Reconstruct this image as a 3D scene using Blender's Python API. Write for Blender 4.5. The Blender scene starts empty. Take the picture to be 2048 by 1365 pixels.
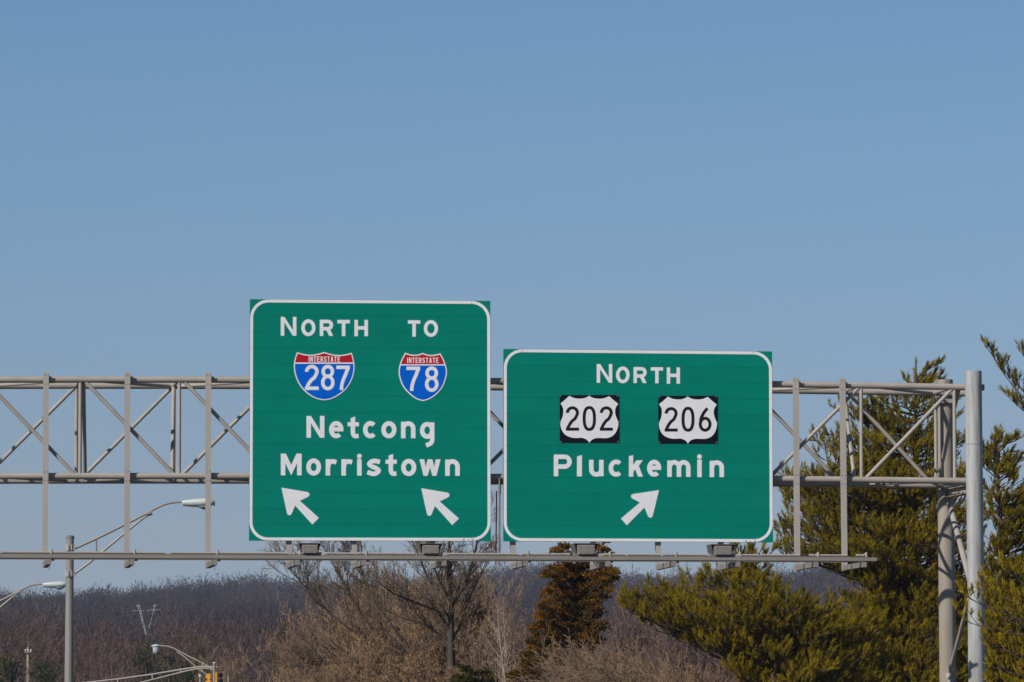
import bpy, math
import numpy as np
from mathutils import Vector, Matrix
from mathutils.geometry import delaunay_2d_cdt

scene = bpy.context.scene
R = math.radians

# ------------------------------------------------------------------ camera
F = 11000.0                      # focal length in pixels of a 2048 px wide picture
HORIZON = 1470.0
EYE = 1.7
PITCH = math.atan((HORIZON - 682.5) / F)
cam_data = bpy.data.cameras.new("camera")
cam_data.sensor_fit = 'HORIZONTAL'
cam_data.sensor_width = 36.0
cam_data.lens = F / 2048.0 * 36.0
cam_data.clip_start = 1.0
cam_data.clip_end = 12000.0
cam = bpy.data.objects.new("camera", cam_data)
scene.collection.objects.link(cam)
cam.location = (0, 0, EYE)
cam.rotation_euler = (math.pi / 2 + PITCH, 0, 0)
scene.camera = cam

# ------------------------------------------------------------------ light
SUN_EL = R(34)
SUN_AZ = R(180 + 45.2)           # clockwise from +Y: behind the camera, to its left
world = bpy.data.worlds.new("World")
scene.world = world
world.use_nodes = True
wn, wl = world.node_tree.nodes, world.node_tree.links
sky = wn.new('ShaderNodeTexSky')
sky.sky_type = 'NISHITA'
sky.sun_disc = False
sky.sun_elevation = SUN_EL
sky.sun_rotation = SUN_AZ
sky.altitude = 0
sky.air_density = 1.0
sky.dust_density = 0.0
sky.ozone_density = 2.5
# the low sky opposite the sun: lift the sampling direction off the horizon's yellow band
# and tone it from a deeper blue above to a pale grey blue at the skyline
tcw = wn.new('ShaderNodeTexCoord')
spw = wn.new('ShaderNodeSeparateXYZ')
cbw = wn.new('ShaderNodeCombineXYZ')
lift = wn.new('ShaderNodeMath')
lift.operation = 'MULTIPLY_ADD'
lift.inputs[1].default_value = 0.8
lift.inputs[2].default_value = 0.20
wl.new(tcw.outputs['Generated'], spw.inputs[0])
wl.new(spw.outputs['X'], cbw.inputs['X'])
wl.new(spw.outputs['Y'], cbw.inputs['Y'])
wl.new(spw.outputs['Z'], lift.inputs[0])
wl.new(lift.outputs[0], cbw.inputs['Z'])
wl.new(cbw.outputs[0], sky.inputs['Vector'])
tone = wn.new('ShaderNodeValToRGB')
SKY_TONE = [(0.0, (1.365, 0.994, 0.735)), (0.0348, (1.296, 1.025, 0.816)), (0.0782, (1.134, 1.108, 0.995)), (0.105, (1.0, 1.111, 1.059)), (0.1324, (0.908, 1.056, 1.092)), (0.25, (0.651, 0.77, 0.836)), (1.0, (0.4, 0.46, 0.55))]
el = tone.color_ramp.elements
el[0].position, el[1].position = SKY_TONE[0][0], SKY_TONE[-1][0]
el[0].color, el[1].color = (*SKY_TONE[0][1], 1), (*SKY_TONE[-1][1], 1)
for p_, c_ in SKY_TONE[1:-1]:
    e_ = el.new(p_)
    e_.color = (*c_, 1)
mulw = wn.new('ShaderNodeMix')
mulw.data_type = 'RGBA'
mulw.blend_type = 'MULTIPLY'
mulw.inputs['Factor'].default_value = 1.0
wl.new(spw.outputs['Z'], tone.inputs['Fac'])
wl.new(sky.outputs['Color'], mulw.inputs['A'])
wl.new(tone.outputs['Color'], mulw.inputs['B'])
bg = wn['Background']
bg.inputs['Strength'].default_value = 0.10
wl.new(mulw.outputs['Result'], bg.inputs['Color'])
sun_data = bpy.data.lights.new("sun", 'SUN')
sun_data.energy = 4.3
sun_data.angle = R(0.53)
sun_data.color = (1.0, 0.94, 0.86)
sun = bpy.data.objects.new("sun", sun_data)
scene.collection.objects.link(sun)
to_sun = Vector((math.sin(SUN_AZ) * math.cos(SUN_EL), math.cos(SUN_AZ) * math.cos(SUN_EL), math.sin(SUN_EL)))
sun.rotation_euler = to_sun.to_track_quat('Z', 'Y').to_euler()
sun.location = (-40, -60, 60)

vs = scene.view_settings
vs.view_transform = 'Standard'
vs.look = 'None'
vs.exposure = 0.0
vs.gamma = 1.0
scene.cycles.max_bounces = 6
scene.cycles.volume_bounces = 0
scene.cycles.use_denoising = True
scene.cycles.denoising_prefilter = 'ACCURATE'

# ------------------------------------------------------------------ helpers
CP, SP = math.cos(PITCH), math.sin(PITCH)
COL = scene.collection


def ray(px, py):
    a, b = (px - 1024.0) / F, -(py - 682.5) / F
    return np.array([a, CP - b * SP, SP + b * CP])


def at(px, py, D):
    d = ray(px, py)
    return np.array([0, 0, EYE]) + d * (D / d[1])


def link(name, me, mat=None, parent=None, label=None):
    o = bpy.data.objects.new(name, me)
    COL.objects.link(o)
    if mat is not None:
        me.materials.append(mat)
    if parent is not None:
        o.parent = parent
        # parents above are all world-aligned empties or meshes at the same origin
        off = Vector((0, 0, 0))
        p = parent
        while p is not None:
            off += p.location
            p = p.parent
        o.matrix_parent_inverse = Matrix.Identity(4)
        o.location = (0, 0, 0)
        me.transform(Matrix.Translation(-off))
    if label:
        o['label'] = label
    return o


def thing(name, loc, label, cat, group=None):
    o = bpy.data.objects.new(name, None)
    COL.objects.link(o)
    o.location = tuple(float(v) for v in loc)
    o.empty_display_size = 0.3
    o['label'] = label
    o['category'] = cat
    if group:
        o['group'] = group
    return o


def tag(o, label, cat, group=None, kind=None):
    if label:
        o['label'] = label
    if cat:
        o['category'] = cat
    if group:
        o['group'] = group
    if kind:
        o['kind'] = kind
    return o


class MB:
    """collects solids and becomes one mesh"""

    def __init__(self):
        self.v, self.f = [], []

    def add(self, verts, faces):
        n = len(self.v)
        self.v += [tuple(float(c) for c in p) for p in verts]
        self.f += [tuple(i + n for i in fc) for fc in faces]
        return self

    def box8(self, c):
        return self.add(c, [(0, 3, 2, 1), (4, 5, 6, 7), (0, 1, 5, 4), (1, 2, 6, 5), (2, 3, 7, 6), (3, 0, 4, 7)])

    def tube(self, pts, r, n=12, caps=True):
        pts = [np.array(p, float) for p in pts]
        rs = r if isinstance(r, (list, tuple)) else [r] * len(pts)
        vs_, fs = [], []
        up = np.array([0, 0, 1.0])
        d0 = pts[-1] - pts[0]
        if abs(d0[2]) > 0.9 * np.linalg.norm(d0):
            up = np.array([0, -1.0, 0])
        for i, p in enumerate(pts):
            a = pts[max(i - 1, 0)]
            b = pts[min(i + 1, len(pts) - 1)]
            d = (b - a) / np.linalg.norm(b - a)
            u = np.cross(d, up)
            u /= np.linalg.norm(u)
            w = np.cross(u, d)
            for k in range(n):
                t = 2 * math.pi * k / n
                vs_.append(p + rs[i] * (math.cos(t) * u + math.sin(t) * w))
        for i in range(len(pts) - 1):
            for k in range(n):
                k2 = (k + 1) % n
                fs.append((i * n + k, i * n + k2, (i + 1) * n + k2, (i + 1) * n + k))
        if caps:
            fs.append(tuple(range(n - 1, -1, -1)))
            m = (len(pts) - 1) * n
            fs.append(tuple(m + k for k in range(n)))
        return self.add(vs_, fs)

    def loft(self, rings, caps=True):
        n = len(rings[0])
        vs_ = [p for r_ in rings for p in r_]
        fs = []
        for i in range(len(rings) - 1):
            for k in range(n):
                k2 = (k + 1) % n
                fs.append((i * n + k, i * n + k2, (i + 1) * n + k2, (i + 1) * n + k))
        if caps:
            fs.append(tuple(range(n - 1, -1, -1)))
            m = (len(rings) - 1) * n
            fs.append(tuple(m + k for k in range(n)))
        return self.add(vs_, fs)

    def build(self, name, mat, parent=None, smooth=False, label=None, angle=40):
        me = bpy.data.meshes.new(name)
        me.from_pydata(self.v, [], self.f)
        if smooth:
            me.shade_smooth()
            me.set_sharp_from_angle(angle=R(angle))
        return link(name, me, mat, parent, label)


def bulk_mesh(name, verts, loops_per_face, tint=None, smooth=False):
    """verts (N,3) laid out so that every face uses the next loops_per_face vertices,
    or (verts, faces) with faces an index array"""
    me = bpy.data.meshes.new(name)
    if isinstance(verts, tuple):
        V, Fc = verts
    else:
        V = verts
        Fc = np.arange(len(V)).reshape(-1, loops_per_face)
    k = Fc.shape[1]
    me.vertices.add(len(V))
    me.vertices.foreach_set('co', np.ascontiguousarray(V, dtype=np.float32).ravel())
    me.loops.add(Fc.size)
    me.loops.foreach_set('vertex_index', np.ascontiguousarray(Fc, dtype=np.int32).ravel())
    me.polygons.add(len(Fc))
    me.polygons.foreach_set('loop_start', np.arange(0, Fc.size, k, dtype=np.int32))
    me.polygons.foreach_set('loop_total', np.full(len(Fc), k, dtype=np.int32))
    if smooth:
        me.polygons.foreach_set('use_smooth', np.ones(len(Fc), dtype=bool))
    me.update(calc_edges=True)
    if tint is not None:
        a = me.attributes.new('tint', 'FLOAT', 'POINT')
        a.data.foreach_set('value', np.ascontiguousarray(tint, dtype=np.float32))
    return me


def segs_mesh(segs, sides=4):
    """segs (N,8): p0 p1 r0 r1 -> verts, quad faces"""
    S = np.asarray(segs, float)
    p0, p1, r0, r1 = S[:, 0:3], S[:, 3:6], S[:, 6], S[:, 7]
    d = p1 - p0
    d /= np.maximum(np.linalg.norm(d, axis=1, keepdims=True), 1e-9)
    ref = np.where(np.abs(d[:, 2:3]) > 0.9, np.array([[1.0, 0, 0]]), np.array([[0, 0, 1.0]]))
    u = np.cross(d, ref)
    u /= np.linalg.norm(u, axis=1, keepdims=True)
    w = np.cross(d, u)
    ang = np.arange(sides) * 2 * math.pi / sides
    ring = u[:, None, :] * np.cos(ang)[None, :, None] + w[:, None, :] * np.sin(ang)[None, :, None]
    A = p0[:, None, :] + ring * r0[:, None, None]
    B = p1[:, None, :] + ring * r1[:, None, None]
    V = np.concatenate([A, B], axis=1).reshape(-1, 3)
    k = np.arange(sides)
    k2 = (k + 1) % sides
    q = np.stack([k, k2, k2 + sides, k + sides], axis=1)
    Fc = (q[None] + (np.arange(len(S)) * 2 * sides)[:, None, None]).reshape(-1, 4)
    return V, Fc


# ------------------------------------------------------------------ materials
def mat(name, col, rough=0.6, metal=0.0, noise=None, spec=0.4, tint=None, bump=None, translucent=0.0):
    """noise = (second colour, scale, low, high[, stretch]); tint = second colour mixed by the 'tint' attribute"""
    m = bpy.data.materials.new(name)
    m.use_nodes = True
    nt = m.node_tree
    b = nt.nodes['Principled BSDF']
    b.inputs['Roughness'].default_value = rough
    b.inputs['Metallic'].default_value = metal
    b.inputs['Specular IOR Level'].default_value = spec
    src = None
    if tint is not None:
        a = nt.nodes.new('ShaderNodeAttribute')
        a.attribute_name = 'tint'
        r = nt.nodes.new('ShaderNodeValToRGB')
        r.color_ramp.elements[0].color = (*col, 1)
        r.color_ramp.elements[1].color = (*(tint[-1] if isinstance(tint[0], tuple) else tint), 1)
        if isinstance(tint[0], tuple):
            for i, c in enumerate(tint[:-1]):
                e = r.color_ramp.elements.new((i + 1) / len(tint))
                e.color = (*c, 1)
        nt.links.new(a.outputs['Fac'], r.inputs['Fac'])
        src = r.outputs['Color']
    if noise is not None:
        tc = nt.nodes.new('ShaderNodeTexCoord')
        mp = nt.nodes.new('ShaderNodeMapping')
        if len(noise) > 4:
            mp.inputs['Scale'].default_value = noise[4]
        nz = nt.nodes.new('ShaderNodeTexNoise')
        nz.inputs['Scale'].default_value = noise[1]
        nz.inputs['Detail'].default_value = 6
        nz.inputs['Roughness'].default_value = 0.65
        rp = nt.nodes.new('ShaderNodeMapRange')
        rp.inputs['From Min'].default_value = noise[2]
        rp.inputs['From Max'].default_value = noise[3]
        mx = nt.nodes.new('ShaderNodeMix')
        mx.data_type = 'RGBA'
        nt.links.new(tc.outputs['Object'], mp.inputs['Vector'])
        nt.links.new(mp.outputs['Vector'], nz.inputs['Vector'])
        nt.links.new(nz.outputs['Fac'], rp.inputs['Value'])
        nt.links.new(rp.outputs['Result'], mx.inputs['Factor'])
        mx.inputs['A'].default_value = (*col, 1)
        mx.inputs['B'].default_value = (*noise[0], 1)
        if src is not None:
            nt.links.new(src, mx.inputs['A'])
        src = mx.outputs['Result']
        if bump:
            bp = nt.nodes.new('ShaderNodeBump')
            bp.inputs['Strength'].default_value = bump
            bp.inputs['Distance'].default_value = 0.01
            nt.links.new(nz.outputs['Fac'], bp.inputs['Height'])
            nt.links.new(bp.outputs['Normal'], b.inputs['Normal'])
    if src is not None:
        nt.links.new(src, b.inputs['Base Color'])
    else:
        b.inputs['Base Color'].default_value = (*col, 1)
    if translucent:
        tr = nt.nodes.new('ShaderNodeBsdfTranslucent')
        ms = nt.nodes.new('ShaderNodeMixShader')
        ms.inputs['Fac'].default_value = translucent
        if src is not None:
            nt.links.new(src, tr.inputs['Color'])
        else:
            tr.inputs['Color'].default_value = (*col, 1)
        nt.links.new(b.outputs['BSDF'], ms.inputs[1])
        nt.links.new(tr.outputs['BSDF'], ms.inputs[2])
        nt.links.new(ms.outputs['Shader'], nt.nodes['Material Output'].inputs['Surface'])
    return m


M = {}
M['paint'] = mat('weathered_beige_paint', (0.386, 0.349, 0.305), 0.6, noise=((0.286, 0.249, 0.211), 2.2, 0.35, 0.8), spec=0.3)
M['paint_post'] = mat('beige_post_paint', (0.396, 0.36, 0.324), 0.6, noise=((0.315, 0.279, 0.248), 3.0, 0.4, 0.85, (1, 1, 0.3)), spec=0.3)
M['paint_leg'] = mat('stained_beige_leg_paint', (0.314, 0.279, 0.23), 0.6, noise=((0.206, 0.167, 0.118), 1.6, 0.45, 0.9, (3, 3, 0.35)), spec=0.3)
M['galv'] = mat('galvanised_steel', (0.382, 0.392, 0.392), 0.55, 0.0, noise=((0.20, 0.17, 0.125), 1.5, 0.45, 0.75, (5, 5, 0.45)), spec=0.5)
M['alu'] = mat('dull_aluminium_pole', (0.285, 0.271, 0.247), 0.40, 0.15, noise=((0.228, 0.209, 0.18), 1.5, 0.4, 0.8, (3, 3, 0.3)))
M['lamp_white'] = mat('pale_lamp_housing', (0.52, 0.56, 0.555), 0.45, noise=((0.42, 0.44, 0.43), 4.0, 0.5, 0.9))
M['lens'] = mat('smoky_lamp_lens', (0.21, 0.245, 0.26), 0.15, spec=0.6)
M['clear_lens'] = mat('pale_glass_bowl', (0.46, 0.48, 0.47), 0.15, spec=0.6)
M['rail'] = mat('grimy_rail_paint', (0.248, 0.227, 0.203), 0.65, noise=((0.189, 0.167, 0.14), 3.0, 0.35, 0.8, (0.4, 1, 2)), spec=0.3)
M['conduit'] = mat('conduit_grey', (0.38, 0.345, 0.305), 0.5, noise=((0.30, 0.27, 0.235), 6.0, 0.4, 0.8))
M['fixture'] = mat('fixture_grey_paint', (0.216, 0.2, 0.184), 0.6, noise=((0.162, 0.144, 0.131), 7.0, 0.4, 0.8))
M['fixture_dark'] = mat('fixture_dark_paint', (0.10, 0.095, 0.09), 0.6, noise=((0.15, 0.135, 0.12), 7.0, 0.4, 0.8))
M['black'] = mat('black_metal', (0.02, 0.02, 0.022), 0.6)
M['green'] = mat('green_sign_sheeting', (0.0, 0.205, 0.149), 0.6, tint=(0.0, 0.190, 0.138), spec=0.03,
                 noise=((0.0, 0.166, 0.121), 0.9, 0.45, 0.95, (1, 1, 2.5)))
M['white'] = mat('white_sheeting', (0.756, 0.756, 0.765), 0.6, spec=0.15, noise=((0.684, 0.675, 0.67), 5.0, 0.45, 0.85))
M['sign_red'] = mat('red_sheeting', (0.468, 0.009, 0.018), 0.5, spec=0.1, noise=((0.396, 0.009, 0.0162), 4.0, 0.4, 0.8))
M['sign_blue'] = mat('blue_sheeting', (0.0, 0.118, 0.60), 0.5, spec=0.04, noise=((0.0, 0.10, 0.52), 4.0, 0.4, 0.8))
M['sign_black'] = mat('black_sheeting', (0.004, 0.006, 0.013), 0.5, spec=0.1)
M['legend_black'] = mat('black_legend_film', (0.014, 0.014, 0.016), 0.5, spec=0.1)
M['sign_back'] = mat('dull_panel_back', (0.05, 0.055, 0.05), 0.7)
M['screw'] = mat('rivet_metal', (0.5, 0.5, 0.5), 0.4, 0.6)

# ------------------------------------------------------------------ gantry frame
# the gantry's face runs a little away from the camera towards the right
YAW = math.atan(0.117)
GT = np.array([math.cos(YAW), math.sin(YAW), 0.0])
GN = np.array([-math.sin(YAW), math.cos(YAW), 0.0])      # towards the back
d_ = ray(1024, 1000)
GO = np.array([0, 0, EYE]) + d_ * (104.9 / (d_[1] * CP + d_[2] * SP))
GO[2] = 0.0


def G(s, o, z):
    p = GO + GT * s + GN * o
    return np.array([p[0], p[1], z])


def gpt(px, py, off=0.0):
    """point where the picture ray meets the vertical plane `off` metres behind the sign faces"""
    c = np.array([0, 0, EYE])
    d = ray(px, py)
    q = GO + GN * off
    k = np.dot(q - c, GN) / np.dot(d, GN)
    return c + d * k


def gs(px, py, off=0.0):
    p = gpt(px, py, off)
    return float(np.dot(p - GO, GT)), float(p[2])


# ------------------------------------------------------------------ lettering from strokes
def strip(pts, t, closed=False):
    pts = [np.array(p, float) for p in pts]
    n = len(pts)
    L_, R_ = [], []
    for i in range(n):
        if closed:
            a, b = pts[(i - 1) % n], pts[(i + 1) % n]
        else:
            a, b = pts[max(i - 1, 0)], pts[min(i + 1, n - 1)]
        d1 = pts[i] - a
        d2 = b - pts[i]
        l1, l2 = np.linalg.norm(d1), np.linalg.norm(d2)
        d1 = d1 / l1 if l1 > 1e-9 else d2 / l2
        d2 = d2 / l2 if l2 > 1e-9 else d1
        m = d1 + d2
        m /= np.linalg.norm(m)
        nn = np.array([-m[1], m[0]])
        c = max(0.4, float(np.dot(nn, np.array([-d1[1], d1[0]]))))
        L_.append(pts[i] + nn * t / 2 / c)
        R_.append(pts[i] - nn * t / 2 / c)
    out = []
    for i in range(n if closed else n - 1):
        j = (i + 1) % n
        out.append([L_[i], L_[j], R_[j], R_[i]])
    return out


def arc(cx, cy, rx, ry, a0, a1, n=18):
    return [(cx + rx * math.cos(R(a0 + (a1 - a0) * i / n)), cy + ry * math.sin(R(a0 + (a1 - a0) * i / n))) for i in range(n + 1)]


def spline(pts, n=5):
    P = [np.array(p, float) for p in pts]
    P = [2 * P[0] - P[1]] + P + [2 * P[-1] - P[-2]]
    out = []
    for i in range(1, len(P) - 2):
        for k in range(n):
            t = k / n
            a, b, c, d = P[i - 1:i + 3]
            out.append(0.5 * ((2 * b) + (-a + c) * t + (2 * a - 5 * b + 4 * c - d) * t * t + (-a + 3 * b - 3 * c + d) * t ** 3))
    out.append(P[-2])
    return out


def ring(x0, y0, x1, y1, t, power=1.0):
    cx, cy, rx, ry = (x0 + x1) / 2, (y0 + y1) / 2, (x1 - x0 - t) / 2, (y1 - y0 - t) / 2
    pts = []
    for i in range(32):
        a = 2 * math.pi * i / 32
        c, s = math.cos(a), math.sin(a)
        pts.append((cx + rx * math.copysign(abs(c) ** power, c), cy + ry * math.copysign(abs(s) ** power, s)))
    return strip(pts, t, True)


def rect(x0, y0, x1, y1):
    return [[(x0, y0), (x1, y0), (x1, y1), (x0, y1)]]


def glyph(ch, x0, y0, x1, y1, t):
    w, h = x1 - x0, y1 - y0
    q = t / 2
    L_, R_, T_, B_ = x0 + q, x1 - q, y0 + q, y1 - q
    X = lambda u: x0 + u * w
    Y = lambda v: y0 + v * h
    cx = (x0 + x1) / 2
    if ch == 'N':
        return rect(x0, y0, x0 + t, y1) + rect(x1 - t, y0, x1, y1) + [[(x0, y0), (x0 + t, y0), (x1, y1), (x1 - t, y1)]]
    if ch == 'M':
        return (rect(x0, y0, x0 + t, y1) + rect(x1 - t, y0, x1, y1)
                + [[(x0, y0), (x0 + 1.12 * t, y0), (cx, Y(.53)), (cx, y1)]] + [[(x1, y0), (cx, y1), (cx, Y(.53)), (x1 - 1.12 * t, y0)]])
    if ch in 'Oo':
        return ring(x0, y0, x1, y1, t)
    if ch == '0':
        return ring(x0, y0, x1, y1, t, 0.82)
    if ch in 'RP':
        Mv = Y(.555)
        r = (Mv - T_) / 2
        p = [(L_, T_), (R_ - r, T_)] + arc(R_ - r, T_ + r, r, r, -90, 90, 14) + [(L_, Mv)]
        g = rect(x0, y0, x0 + t, y1) + strip(p, t)
        if ch == 'R':
            g += [[(X(.44), Mv), (X(.75), Mv), (x1, y1), (x1 - t * 1.12, y1)]]
        return g
    if ch == 'T':
        return rect(x0, y0, x1, y0 + t) + rect(cx - q, y0, cx + q, y1)
    if ch == 'H':
        return rect(x0, y0, x0 + t, y1) + rect(x1 - t, y0, x1, y1) + rect(x0, Y(.49) - q, x1, Y(.49) + q)
    if ch == 'I':
        return rect(cx - q, y0, cx + q, y1)
    if ch == 'E':
        return rect(x0, y0, x0 + t, y1) + rect(x0, y0, x1, y0 + t) + rect(x0, y1 - t, x1, y1) + rect(x0, Y(.49) - q, x1 - .12 * w, Y(.49) + q)
    if ch == 'A':
        return ([[(cx - q * 1.1, y0), (cx + q * 1.1, y0), (x0 + t * 1.05, y1), (x0, y1)]] + [[(cx - q * 1.1, y0), (cx + q * 1.1, y0), (x1, y1), (x1 - t * 1.05, y1)]]
                + rect(X(.2), Y(.68) - q, X(.8), Y(.68) + q))
    if ch == 'S':
        p = [(.95, .22), (.75, .09), (.4, .08), (.13, .25), (.3, .44), (.68, .56), (.87, .75), (.6, .92), (.25, .92), (.03, .78)]
        return strip(spline([(X(a), Y(b)) for a, b in p]), t)
    if ch == 's':
        p = [(.93, .2), (.68, .14), (.4, .15), (.19, .3), (.38, .45), (.66, .55), (.84, .7), (.62, .86), (.36, .86), (.06, .77)]
        return strip(spline([(X(a), Y(b)) for a, b in p]), t)
    if ch == 'e':
        rx, ry, cy = (w - t) / 2, (h - t) / 2, (y0 + y1) / 2
        return strip(arc(cx, cy, rx, ry, 6, -312, 30), t) + rect(x0 + q, Y(.47) - q * .9, x1 - .01 * w, Y(.47) + q)
    if ch == 'c':
        rx, ry, cy = (w - t) / 2 * 1.04, (h - t) / 2, (y0 + y1) / 2
        return strip(arc(x0 + q + rx, cy, rx, ry, -46, -314, 28), t)
    if ch in 'nu':
        rx, ry = (R_ - L_) / 2, min((R_ - L_) / 2 * 1.05, h * .36)
        p = [(L_, Y(.62))] + arc((L_ + R_) / 2, T_ + ry, rx, ry, 180, 360, 16) + [(R_, y1)]
        g = rect(x0, Y(.03), x0 + t, y1) + strip(p, t)
        if ch == 'u':
            g = [[(x0 + x1 - a[0], y0 + y1 - a[1]) for a in pl] for pl in g]
        return g
    if ch == 'm':
        g = rect(x0, Y(.03), x0 + t, y1)
        step = (R_ - L_) / 2
        for k in range(2):
            a, b = L_ + k * step, L_ + (k + 1) * step
            rx = step / 2
            ry = min(rx * 1.15, h * .36)
            g += strip([(a, Y(.62))] + arc((a + b) / 2, T_ + ry, rx, ry, 180, 360, 16) + [(b, y1)], t)
        return g
    if ch == 'r':
        p = [(L_, Y(.6)), (L_ + .1 * t, Y(.36)), (L_ + .55 * t, Y(.2)), (L_ + 1.1 * t, Y(.165)), (x1 - .02 * w, Y(.215))]
        return rect(x0, Y(.03), x0 + t, y1) + strip(spline(p), t)
    if ch == 'i':
        r = t * .53
        return rect(cx - q, Y(.235), cx + q, y1) + [arc(cx, y0 + r, r, r, 0, 345, 23)]
    if ch == 'l':
        return [[(x0, Y(.07)), (x1, y0), (x1 - .04 * w, y1), (x0 - .03 * w, y1)]]
    if ch == 't':
        a, b = X(.27), X(.27) + t
        sx = (a + b) / 2
        p = [(sx, Y(.4)), (sx, Y(.72)), (sx + .12 * t, Y(.83)), (sx + .5 * t, Y(.9)), (x1 - .03 * w, Y(.885))]
        return ([[(a, Y(.08)), (b, y0), (b, Y(.5)), (a, Y(.5))]] + rect(x0, Y(.265), x1, Y(.452)) + strip(spline(p), t * .98))
    if ch == 'w':
        e = .225 * w
        cen = [.5 * e / w, .29, .5, .71, 1 - .5 * e / w]
        g = []
        for k in range(4):
            a, b = X(cen[k]), X(cen[k + 1])
            ya, yb = (y0, y1) if k % 2 == 0 else (y1, y0)
            ha = e / 2 if ya == y0 else e * .42
            hb = e / 2 if yb == y0 else e * .42
            g.append([(a - ha, ya), (a + ha, ya), (b + hb, yb), (b - hb, yb)])
        return g
    if ch == 'k':
        return ([[(X(0), Y(.06)), (X(.31), y0), (X(.31), y1), (x0, y1)]]
                + [[(X(.29), Y(.47)), (X(.54), Y(.245)), (x1, Y(.245)), (X(.7), Y(.5)), (X(.29), Y(.79))]]
                + [[(X(.45), Y(.66)), (X(.69), Y(.48)), (x1, y1), (X(.655), y1)]])
    if ch == 'g':
        bt = Y(.68)
        p = [(R_, Y(.4)), (R_, Y(.70)), (X(.8), Y(.81)), (X(.68), Y(.88)), (X(.42), Y(.94))]
        return ring(x0, y0, x1, bt, t) + rect(x1 - t, Y(.02), x1, Y(.5)) + strip(spline(p), t)
    if ch == '2':
        rx = (w - t) / 2
        ry = rx * .98
        cy = T_ + ry
        p = arc(cx, cy, rx, ry, 178, 375, 20) + [(X(.70), Y(.50)), (X(.48), Y(.60)), (X(.29), Y(.74)), (L_ + .03 * w, Y(.9)), (L_, y1)]
        k = len(p) - 6
        return strip(p[:k] + spline(p[k:], 4), t) + rect(x0, y1 - t, x1, y1)
    if ch == '8':
        m_ = Y(.455)
        return ring(x0 + .03 * w, y0, x1 - .03 * w, m_ + t * .5, t) + ring(x0, m_ - t * .5, x1, y1, t)
    if ch == '7':
        p = [(R_ - .02 * w, T_ + .2 * t), (X(.72), Y(.32)), (X(.52), Y(.58)), (X(.41), Y(.8)), (X(.38), y1)]
        return rect(x0, y0, x1, y0 + t) + strip(spline(p), t) + [[(x1 - t, y0), (x1, y0), (x1, y0 + t * 1.1), (x1 - t, y0 + t * 1.6)]]
    if ch == '6':
        p = [(X(.68), Y(.03)), (X(.42), Y(.2)), (X(.2), Y(.43)), (L_, Y(.66))]
        return ring(x0, Y(.38), x1, y1, t) + strip(spline(p), t)
    if ch == '1':
        return rect(x1 - t, y0, x1, y1) + rect(x0, y0 + t * .4, x1, y0 + t * 1.2)
    if ch == '5':
        return rect(x0, y0, x1, y0 + t) + rect(x0, y0, x0 + t, Y(.5)) + rect(x0, Y(.4), x1, Y(.4) + t) + rect(x1 - t, Y(.4), x1, y1) + rect(x0, y1 - t, x1, y1)
    if ch == 'x':
        return strip([(x0, y0), (x1, y1)], t) + strip([(x1, y0), (x0, y1)], t)
    raise ValueError(ch)


def union(polys):
    vs_, fs = [], []
    for p in polys:
        A = sum(p[i][0] * p[(i + 1) % len(p)][1] - p[(i + 1) % len(p)][0] * p[i][1] for i in range(len(p)))
        if abs(A) < 1e-9:
            continue
        if A < 0:
            p = p[::-1]
        fs.append([len(vs_) + i for i in range(len(p))])
        vs_ += [Vector((float(a), float(b))) for a, b in p]
    r = delaunay_2d_cdt(vs_, [], fs, 1, 1e-4)
    return [tuple(v) for v in r[0]], [tuple(f) for f, og in zip(r[2], r[5]) if og]


def plate_geo(mb, polys, off, thick, fn=gpt):
    """a flat plate of the union of the picture-space polygons, lying on the sign plane"""
    vs_, fs = union(polys)
    front = [fn(x, y, off - thick) for x, y in vs_]
    back = [f_ + GN * thick for f_ in front]
    n = len(vs_)
    faces, cnt = [], {}
    for f in fs:
        a = np.array([front[i] for i in f[:3]])
        nrm = np.cross(a[1] - a[0], a[2] - a[0])
        if np.dot(nrm, GN) > 0:
            f = f[::-1]
        faces.append(f)
        for i in range(len(f)):
            e = (f[i], f[(i + 1) % len(f)])
            cnt[e] = 1
    side = []
    for (a, b) in cnt:
        if (b, a) not in cnt:
            side.append((b, a, a + n, b + n))
    mb.add(front + back, faces + side)


def plate(name, polys, off, thick, m, parent, label=None):
    mb = MB()
    plate_geo(mb, polys, off, thick)
    return mb.build(name, m, parent, label=label)


def word(name, letters, off, thick, m, parent, label=None):
    """letters: list of (char, x0, y0, x1, y1, stroke)"""
    mb = MB()
    for (c, x0, y0, x1, y1, t) in letters:
        plate_geo(mb, glyph(c, x0, y0, x1, y1, t), off, thick)
    return mb.build(name, m, parent, label=label)


def zoomed(ox, oy, k, items, t):
    return [(c, ox + a / k, oy + b / k, ox + c2 / k, oy + d / k, t / k) for (c, a, b, c2, d) in items]
# ------------------------------------------------------------------ ground height
def sstep(x, a, b):
    t = np.clip((x - a) / (b - a), 0, 1)
    return t * t * (3 - 2 * t)


def ridge_height(x):
    px = 1024 + x * F / 2000.0
    return np.interp(px, [-2500, -300, 0, 130, 480, 700, 1250, 1640, 2300, 4500], [28, 36, 40.0, 43.5, 47, 49, 51, 52, 47, 36])


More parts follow.
